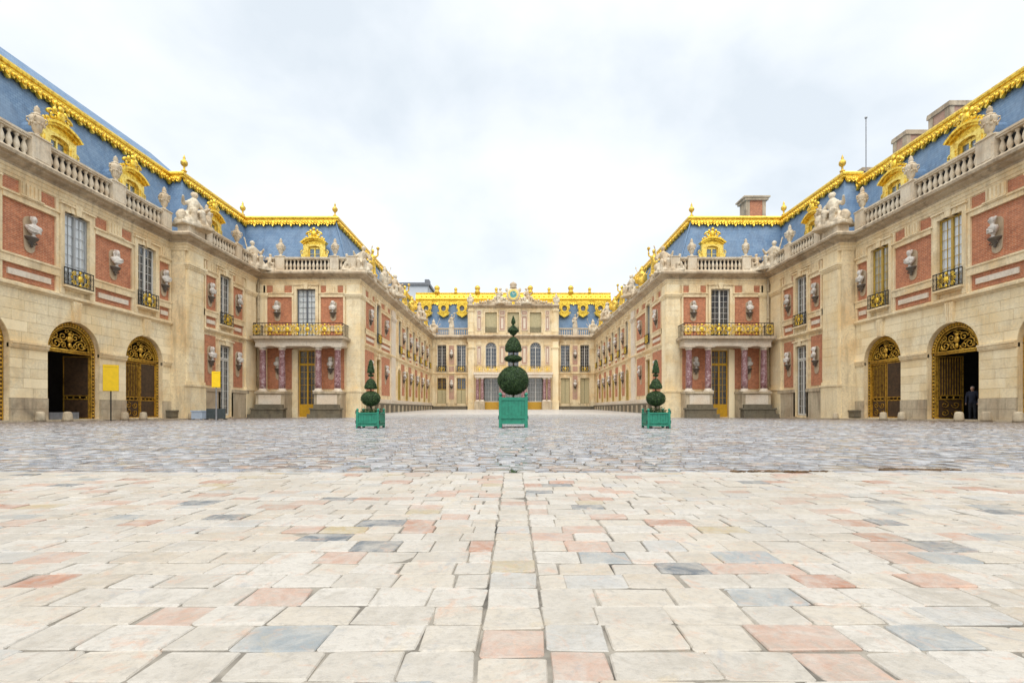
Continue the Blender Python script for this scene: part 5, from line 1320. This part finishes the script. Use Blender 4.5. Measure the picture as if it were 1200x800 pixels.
# distant sheeted scaffold behind the court range
ds = empty('distant_roof', (-22, 112, 0), 'distant pale sheeted roof with dark flat edge behind gilded roofs', 'building')
MB().box(-27.5, -19.6, 112, 124, 16, 29.0).build('sheeting', 'far_white', ds); MB().box(-28, -19.2, 111.6, 124, 29.0, 29.6).box(-20.4, -19.4, 112, 114, 29.6, 30.4).build('roof_edge', 'lead', ds); MB().box(-19.6, -19.45, 111.7, 111.85, 18, 29).build('scaffold_pole', 'metal_grey', ds)

# ------------------------------------------------------------------ clipped box trees in green planters
def planter(x, y, w, h, label):
    z0 = zg(y); t = empty('planter_box', (x, y, z0), label, 'planter', 'green planter boxes'); wm = WM[t.name]; p = .10 * w; e = w / 2
    leg = .12 * h
    post = MB(); post.box(-p / 2, p / 2, -p / 2, p / 2, 0, h); post.lathe([(p * .35, h), (p * .3, h + p * .2), (p * .62, h + p * .55), (p * .62, h + p * .85), (p * .3, h + p * 1.3), (.004, h + p * 1.4)], 10)
    pm = post.mesh('corner_post', 'planter')
    for sx in (-1, 1):
        for sy in (-1, 1): inst(pm, 'corner_post', t, wm @ Matrix.Translation((sx * (e - p / 2), sy * (e - p / 2), 0)))
    pn = MB(); n = 7; ww = w - 2 * p
    for k in range(n): pn.box(-ww / 2 + ww * k / n + .007, -ww / 2 + ww * (k + 1) / n - .007, -.02, .012, leg + .02, h - .03)
    pn.box(-ww / 2, ww / 2, -.008, .016, leg + .01, h - .04)
    pnm = pn.mesh('side_panel', 'planter')
    rl = MB()
    for z in (leg, h - .10 * h - .02, h * .30): rl.box(-ww / 2, ww / 2, -.045, .03, z, z + .07 * h)
    rlm = rl.mesh('rail', 'planter')
    hg = MB().box(-ww / 2 - p * .8, ww / 2 + p * .8, -.012, 0, 0, .03).mesh('iron_strap', 'iron')
    for k in range(4):
        m = wm @ Matrix.Rotation(k * math.pi / 2, 4, 'Z') @ Matrix.Translation((0, -e + p * .45, 0))
        o = inst(pnm, 'side_panel', t, m); inst(rlm, 'rail', o, m.copy())
    for sx in (-1, 1):
        b = MB().box(-.012, .012, -.02, .02, 0, .10).mesh('hinge', 'iron')
        for z in (h * .28, h * .86): inst(b, 'hinge', t, wm @ Matrix.Translation((sx * (e + .008), -e + p * .4, z)))
    MB().box(x - e + p, x + e - p, y - e + p, y + e - p, z0 + h * .86, z0 + h * .9).build('soil', 'soil', t)
    return t
def topiary(x, y, zb, tiers, stem_top, label, trailing, seed):
    rs = np.random.RandomState(seed); z0 = zg(y)
    t = empty('topiary_tree', (x, y, z0 + zb), label, 'topiary', 'clipped box trees')
    MB().tube([(x, y, z0 + zb), (x + .004, y, z0 + (zb + stem_top) / 2), (x, y, z0 + stem_top)], .035, 7, .008).build('trunk', 'bark', t)
    for prof in tiers:
        core = MB().lathe([(max(.004, r * .93), z) for r, z in prof], 16, (x, y, z0)); o = core.build('clipped_crown', 'leafcore', t, None, True)
        P = np.array(prof); seg = np.hypot(np.diff(P[:, 0]), np.diff(P[:, 1])); area = seg * np.pi * (P[:-1, 0] + P[1:, 0])
        n = int(area.sum() * 6500) + 200
        idx = rs.choice(len(seg), n, p=area / area.sum()); f = rs.rand(n)
        r = P[idx, 0] + (P[idx + 1, 0] - P[idx, 0]) * f; z = P[idx, 1] + (P[idx + 1, 1] - P[idx, 1]) * f; a = rs.rand(n) * 2 * np.pi
        dr = P[idx + 1, 0] - P[idx, 0]; dz = P[idx + 1, 1] - P[idx, 1]; L_ = np.hypot(dr, dz) + 1e-9
        nr, nz = dz / L_, -dr / L_
        lump = 1 + .03 * np.sin(5 * a + z * 11) + .02 * np.sin(9 * a - z * 17); r = r * (1 + rs.uniform(-.06, .05, n) + .05 * (rs.rand(n) > .96)) * lump
        C = np.stack([x + r * np.cos(a), y + r * np.sin(a), z0 + z + rs.uniform(-.012, .012, n)], 1)
        N = np.stack([nr * np.cos(a), nr * np.sin(a), nz], 1) + rs.normal(0, .55, (n, 3)); N /= np.linalg.norm(N, axis=1)[:, None]
        U = np.cross(N, rs.normal(0, 1, (n, 3))); U /= np.linalg.norm(U, axis=1)[:, None]; Vv = np.cross(N, U)
        sz = rs.uniform(.009, .021, n)[:, None]
        Q = np.stack([C - U * sz, C - Vv * sz * .55, C + U * sz, C + Vv * sz * .55], 1).reshape(-1, 3)
        F = np.arange(n * 4).reshape(-1, 4)
        me = bpy.data.meshes.new('leaves'); me.from_pydata(Q.tolist(), [], F.tolist()); me.materials.append(MT['leaf'])
        me.transform(WM[t.name].inverted()); inst(me, 'leaves', o, WM[t.name].copy(), 'stuff')
    if trailing:
        Q = []; n = 900
        for k in range(n):
            a = rs.rand() * 6.28; rr = rs.uniform(.1, .34); c = np.array([x + max(-.3, min(.3, rr * math.cos(a))), y + max(-.3, min(.3, rr * math.sin(a))), z0 + zb + abs(rs.normal(0, .07)) + .01])
            u = rs.normal(0, 1, 3); u /= np.linalg.norm(u); v = np.cross(u, rs.normal(0, 1, 3)); v /= np.linalg.norm(v); q = rs.uniform(.012, .028)
            Q += [c - u * q, c - v * q * .6, c + u * q, c + v * q * .6]
        me = bpy.data.meshes.new('undergrowth'); me.from_pydata([tuple(p) for p in Q], [], [tuple(range(4 * i, 4 * i + 4)) for i in range(n)]); me.materials.append(MT['leaf'])
        me.transform(WM[t.name].inverted()); inst(me, 'undergrowth', t, WM[t.name].copy(), 'stuff')
def ball(r, c, h, n=12): return [(max(.004, r * math.sin(math.pi * k / n)), c - h * math.cos(math.pi * k / n)) for k in range(n + 1)]
planter(0.0, 15.9, .92, 1.0, 'large green box planter with ball finials, alone on the court axis')
topiary(0.0, 15.9, .88, [ball(.49, 1.53, .47), ball(.285, 2.24, .11), [(.004, 2.47), (.25, 2.48), (.265, 2.54), (.24, 2.68), (.18, 2.82), (.09, 2.92), (.004, 2.95)],
    [(.004, 2.98), (.07, 3.03), (.18, 3.15), (.13, 3.22), (.06, 3.30), (.03, 3.34)], [(.02, 3.34), (.06, 3.40), (.065, 3.46), (.04, 3.54), (.004, 3.64)]], 3.45,
    'tall five-tier clipped topiary with ball, disc, dome and flame tip', False, 1)
for s in (-1, 1):
    planter(s * 4.54, 15.5, .72, .52, 'small green box planter on dark feet, %s' % SIDE[s])
    topiary(s * 4.54, 15.5, .46, [ball(.29, .93, .235), [(.004, 1.24), (.185, 1.25), (.19, 1.29), (.165, 1.38), (.12, 1.48), (.06, 1.545), (.004, 1.56)], ball(.085, 1.665, .03, 8), [(.004, 1.74), (.11, 1.75), (.10, 1.84), (.075, 1.98), (.05, 2.1), (.03, 2.15), (.004, 2.16)]], 2.05,
        'low clipped topiary with ball, cone and tall tip, %s' % SIDE[s], True, 5 + s)
for s in (-1, 1):       # rubber feet under the small planters are parts of them
    pt = [o for o in COL.objects if o.name.startswith('planter_box') and abs(o.location.x - s * 4.54) < .01][0]
    for sx in (-.26, .26): MB().lathe([(.05, 0), (.055, .03), (.045, .07)], 8, (s * 4.54 + sx, 15.5 - .36, zg(15.5))).build('foot', 'black', pt)

# ------------------------------------------------------------------ small things in the court
def guard_stone(s, u, y, label, sc=1.0, bx=False):
    me = proto('guard', lambda: MB().lathe([(.27, -.05), (.26, .1), (.22, .45), (.18, .53), (.08, .56)], 10).mesh('guard_stone', 'plinth', True))
    tag(inst(me, 'guard_stone', None, mat4((s * u, y, zg(y) + .05), random.uniform(0, 3), (sc, sc, sc))), label, 'bollard', 'guard stones at the gateways')
for s in (-1, 1):
    wv = SIDE[s]
    for y0_, y1_, tx in ((23.65, 24.45, 'open gateway'), (28.8, 29.45, 'closed gateway by the pier')):
        guard_stone(s, 23.0, y0_, 'short stone guard post at the jamb of the %s, %s' % (tx, wv), .8)
        guard_stone(s, 22.4, y1_, 'short stone guard post in front of the %s, %s' % (tx, wv), .8)
    if s > 0: guard_stone(s, 22.95, 22.1, 'lone stone guard post between two gateways, away from the pier, %s' % wv, .8)
    guard_stone(s, 22.0, 33.2, 'small stone guard post at the foot of the corner pier, %s' % wv, .7)
def notice(x, y, zb, w, h, zt, label, rz, post=.035, back='metal_grey'):
    z0 = zg(y); t = empty('notice_board', (x, y, z0), label, 'sign', 'yellow notice boards', rz); wm = WM[t.name]
    M_ = lambda mb, n, m, par: inst(mb.mesh(n, m), n, par, wm.copy())
    M_(MB().tube([(0, 0, 0), (0, 0, zt)], post, 8).box(-.22, .22, -.16, .16, 0, .03), 'post', back, t)
    b = M_(MB().box(-w / 2, w / 2, -.07, -.035, zb, zb + h), 'board', 'sign_yellow', t)
    M_(MB().box(-w / 2 + .06, w / 2 - .06, -.073, -.069, zb + h * .90, zb + h * .93), 'header_rule', 'sign_ochre', b)
    M_(MB().box(-w / 2 - .015, w / 2 + .015, -.034, -.02, zb - .015, zb + h + .015), 'board_frame', 'sign_ochre', b)
notice(-22.75, 27.5, 1.68, .68, 1.46, 3.15, 'tall yellow notice board on a dark post beside the open gateway', R(38), back='iron')
notice(-14.9, 24.4, 1.72, .36, .78, 2.55, 'small yellow sign on a thin grey post before the glazed door', R(20))
nb = empty('storage_box', (-21.1, 32.6, zg(32.6)), 'pale blue box standing by the foot of the pier', 'box')
MB().box(-21.45, -20.75, 32.4, 32.9, zg(32.6) + .05, .42).box(-21.49, -20.71, 32.36, 32.94, .42, .50).build('body', 'pale_blue', nb); MB().box(-21.4, -21.3, 32.45, 32.55, zg(32.6), zg(32.6) + .05).box(-20.9, -20.8, 32.45, 32.55, zg(32.6), zg(32.6) + .05).build('foot', 'black', nb, kind='stuff')
for k, x in enumerate((-20.32, -19.66)):
    pn = empty('barrier_panel', (x, 32.7, zg(32.7)), ['dark grey standing panel touching the pale blue box', 'dark grey standing panel before the glazed door'][k], 'panel', 'dark standing panels')
    MB().box(x - .31, x + .31, 32.68, 32.72, zg(32.7) + .06, .62).build('board', 'dark_panel', pn)
    MB().box(x - .33, x - .29, 32.5, 32.9, zg(32.7), zg(32.7) + .05).build('foot', 'black', pn); MB().box(x + .29, x + .33, 32.5, 32.9, zg(32.7), zg(32.7) + .05).build('foot', 'black', pn)
# yellow machine glimpsed behind the closed gate
tk = empty('ticket_machine', (-24.9, 30.6, .05), 'yellow topped machine behind the bars of the closed gate', 'machine')
MB().box(-25.1, -24.5, 30.3, 31.0, .05, 1.0).build('cabinet', 'gold_dark', tk); MB().box(-25.0, -24.55, 30.35, 30.95, 1.35, 2.1).build('top_panel', 'sign_yellow', tk); MB().box(-25.0, -24.6, 30.4, 30.9, 1.0, 1.35).build('screen_surround', 'iron', tk)
# threshold of the open gateway
tag(MB().box(-24.6, -23.75, 24.9, 26.6, .04, .42).build('threshold_screen', 'lead'), 'low grey panel lying across the foot of the open gateway', 'panel')
# person standing in the open gateway
def person(x, y, z, rz, label):
    t = empty('person', (x, y, z), label, 'person', None, rz); wm = WM[t.name]
    m = MB()
    for q in (-1, 1):
        cap(m, (q * .10, 0, .08), (q * .10, 0, .48), .055, .075); cap(m, (q * .10, 0, .48), (q * .09, 0, .88), .075, .10); m.ell((q * .10, -.06, .045), (.05, .13, .045), 8, 5)
        cap(m, (q * .20, 0, 1.40), (q * .26, .01, 1.12), .065, .055); cap(m, (q * .26, .01, 1.12), (q * .24, -.10, .88), .05, .04)
        hx = q * .235
        m.ell((hx, -.125, .82), (.026, .045, .05), 8, 5)
        for k in range(4): cap(m, (hx, -.15 + .022 * k, .79), (hx - q * .01, -.155 + .02 * k, .715 + .008 * abs(k - 1.5)), .011, .009, 6)
        cap(m, (hx - q * .01, -.16, .82), (hx - q * .02, -.185, .765), .012, .009, 6)
    m.ell((0, 0, .93), (.17, .12, .13), 12, 8); cap(m, (0, 0, .95), (0, .01, 1.25), .15, .165); m.ell((0, 0, 1.30), (.21, .13, .17), 12, 8); cap(m, (-.14, 0, 1.41), (.14, 0, 1.41), .085, .085)
    cap(m, (0, 0, 1.44), (0, -.02, 1.54), .055, .055); m.ell((0, -.025, 1.62), (.078, .098, .118), 12, 9); m.ell((0, -.125, 1.61), (.014, .02, .02), 6, 4)
    for q in (-1, 1): m.ell((q * .078, -.015, 1.615), (.012, .022, .03), 6, 4)
    me = remeshed(m, 'navy', .018); me.materials.append(MT['trousers']); me.materials.append(MT['skin'])
    for p in me.polygons:
        c = p.center; p.material_index = 2 if (c.z > 1.49 or (abs(c.x) > .19 and c.z < .86 and c.z > .65)) else (0 if c.z > .80 else 1)
    inst(me, 'body', t, wm.copy())
    h = MB(); h.ell((0, .005, 1.655), (.09, .10, .10), 12, 8); inst(h.mesh('hair', 'hair', True), 'hair', t, wm.copy())
person(24.55, 26.0, .06, R(-60), 'person in dark navy coat standing in the shadow of the gateway')
# lamps glowing inside the open passage
for k, (u, y) in enumerate(((25.6, 25.1), (27.0, 26.0))):
    lt = empty('passage_lamp', (-u, y, 3.15), ['small lit lamp just inside the dark open passage', 'small lit lamp deeper in the dark open passage'][k], 'lamp', 'lamps in the passage')
    em, t_, b_ = new_mat('lamp_glow'); b_.inputs['Emission Color'].default_value = (1, .75, .4, 1); b_.inputs['Emission Strength'].default_value = 6.0; MT['glow'] = em
    MB().ell((-u, y, 3.1), (.06, .06, .08), 8, 6).build('globe', 'glow', lt); MB().tube([(-u, y, 3.18), (-u, y, 5.58)], .012, 5).build('rod', 'iron', lt)
# earth and litter along the edge between the two pavings
rnd = random.Random(9); lm = MB()
for x0, x1, y in ((2.1, 2.98, 4.63), (3.62, 3.95, 4.78), (3.98, 4.35, 4.76)):
    k = 0
    while k < 70:
        x = rnd.uniform(x0, x1); lm.ell((x, y + rnd.gauss(0, .018), .004), (rnd.uniform(.01, .04), rnd.uniform(.006, .02), rnd.uniform(.004, .014)), 5, 4); k += 1
tag(lm.build('leaf_litter', 'dirt'), kind='stuff')
wd = MB()
for k in range(40):
    a = rnd.uniform(0, 6.28); r = abs(rnd.gauss(0, .02)); c = (.0 + r * math.cos(a), 4.60 + .4 * r * math.sin(a)); h = rnd.uniform(.01, .05)
    wd.poly([(c[0] - .004, c[1], 0), (c[0] + .004, c[1], 0), (c[0] + rnd.uniform(-.03, .05), c[1] + rnd.uniform(-.02, .02), h)])
tag(wd.build('weed_tuft', 'leaf'), 'tiny dark weed tuft at the end of the central stone strip', 'weed')
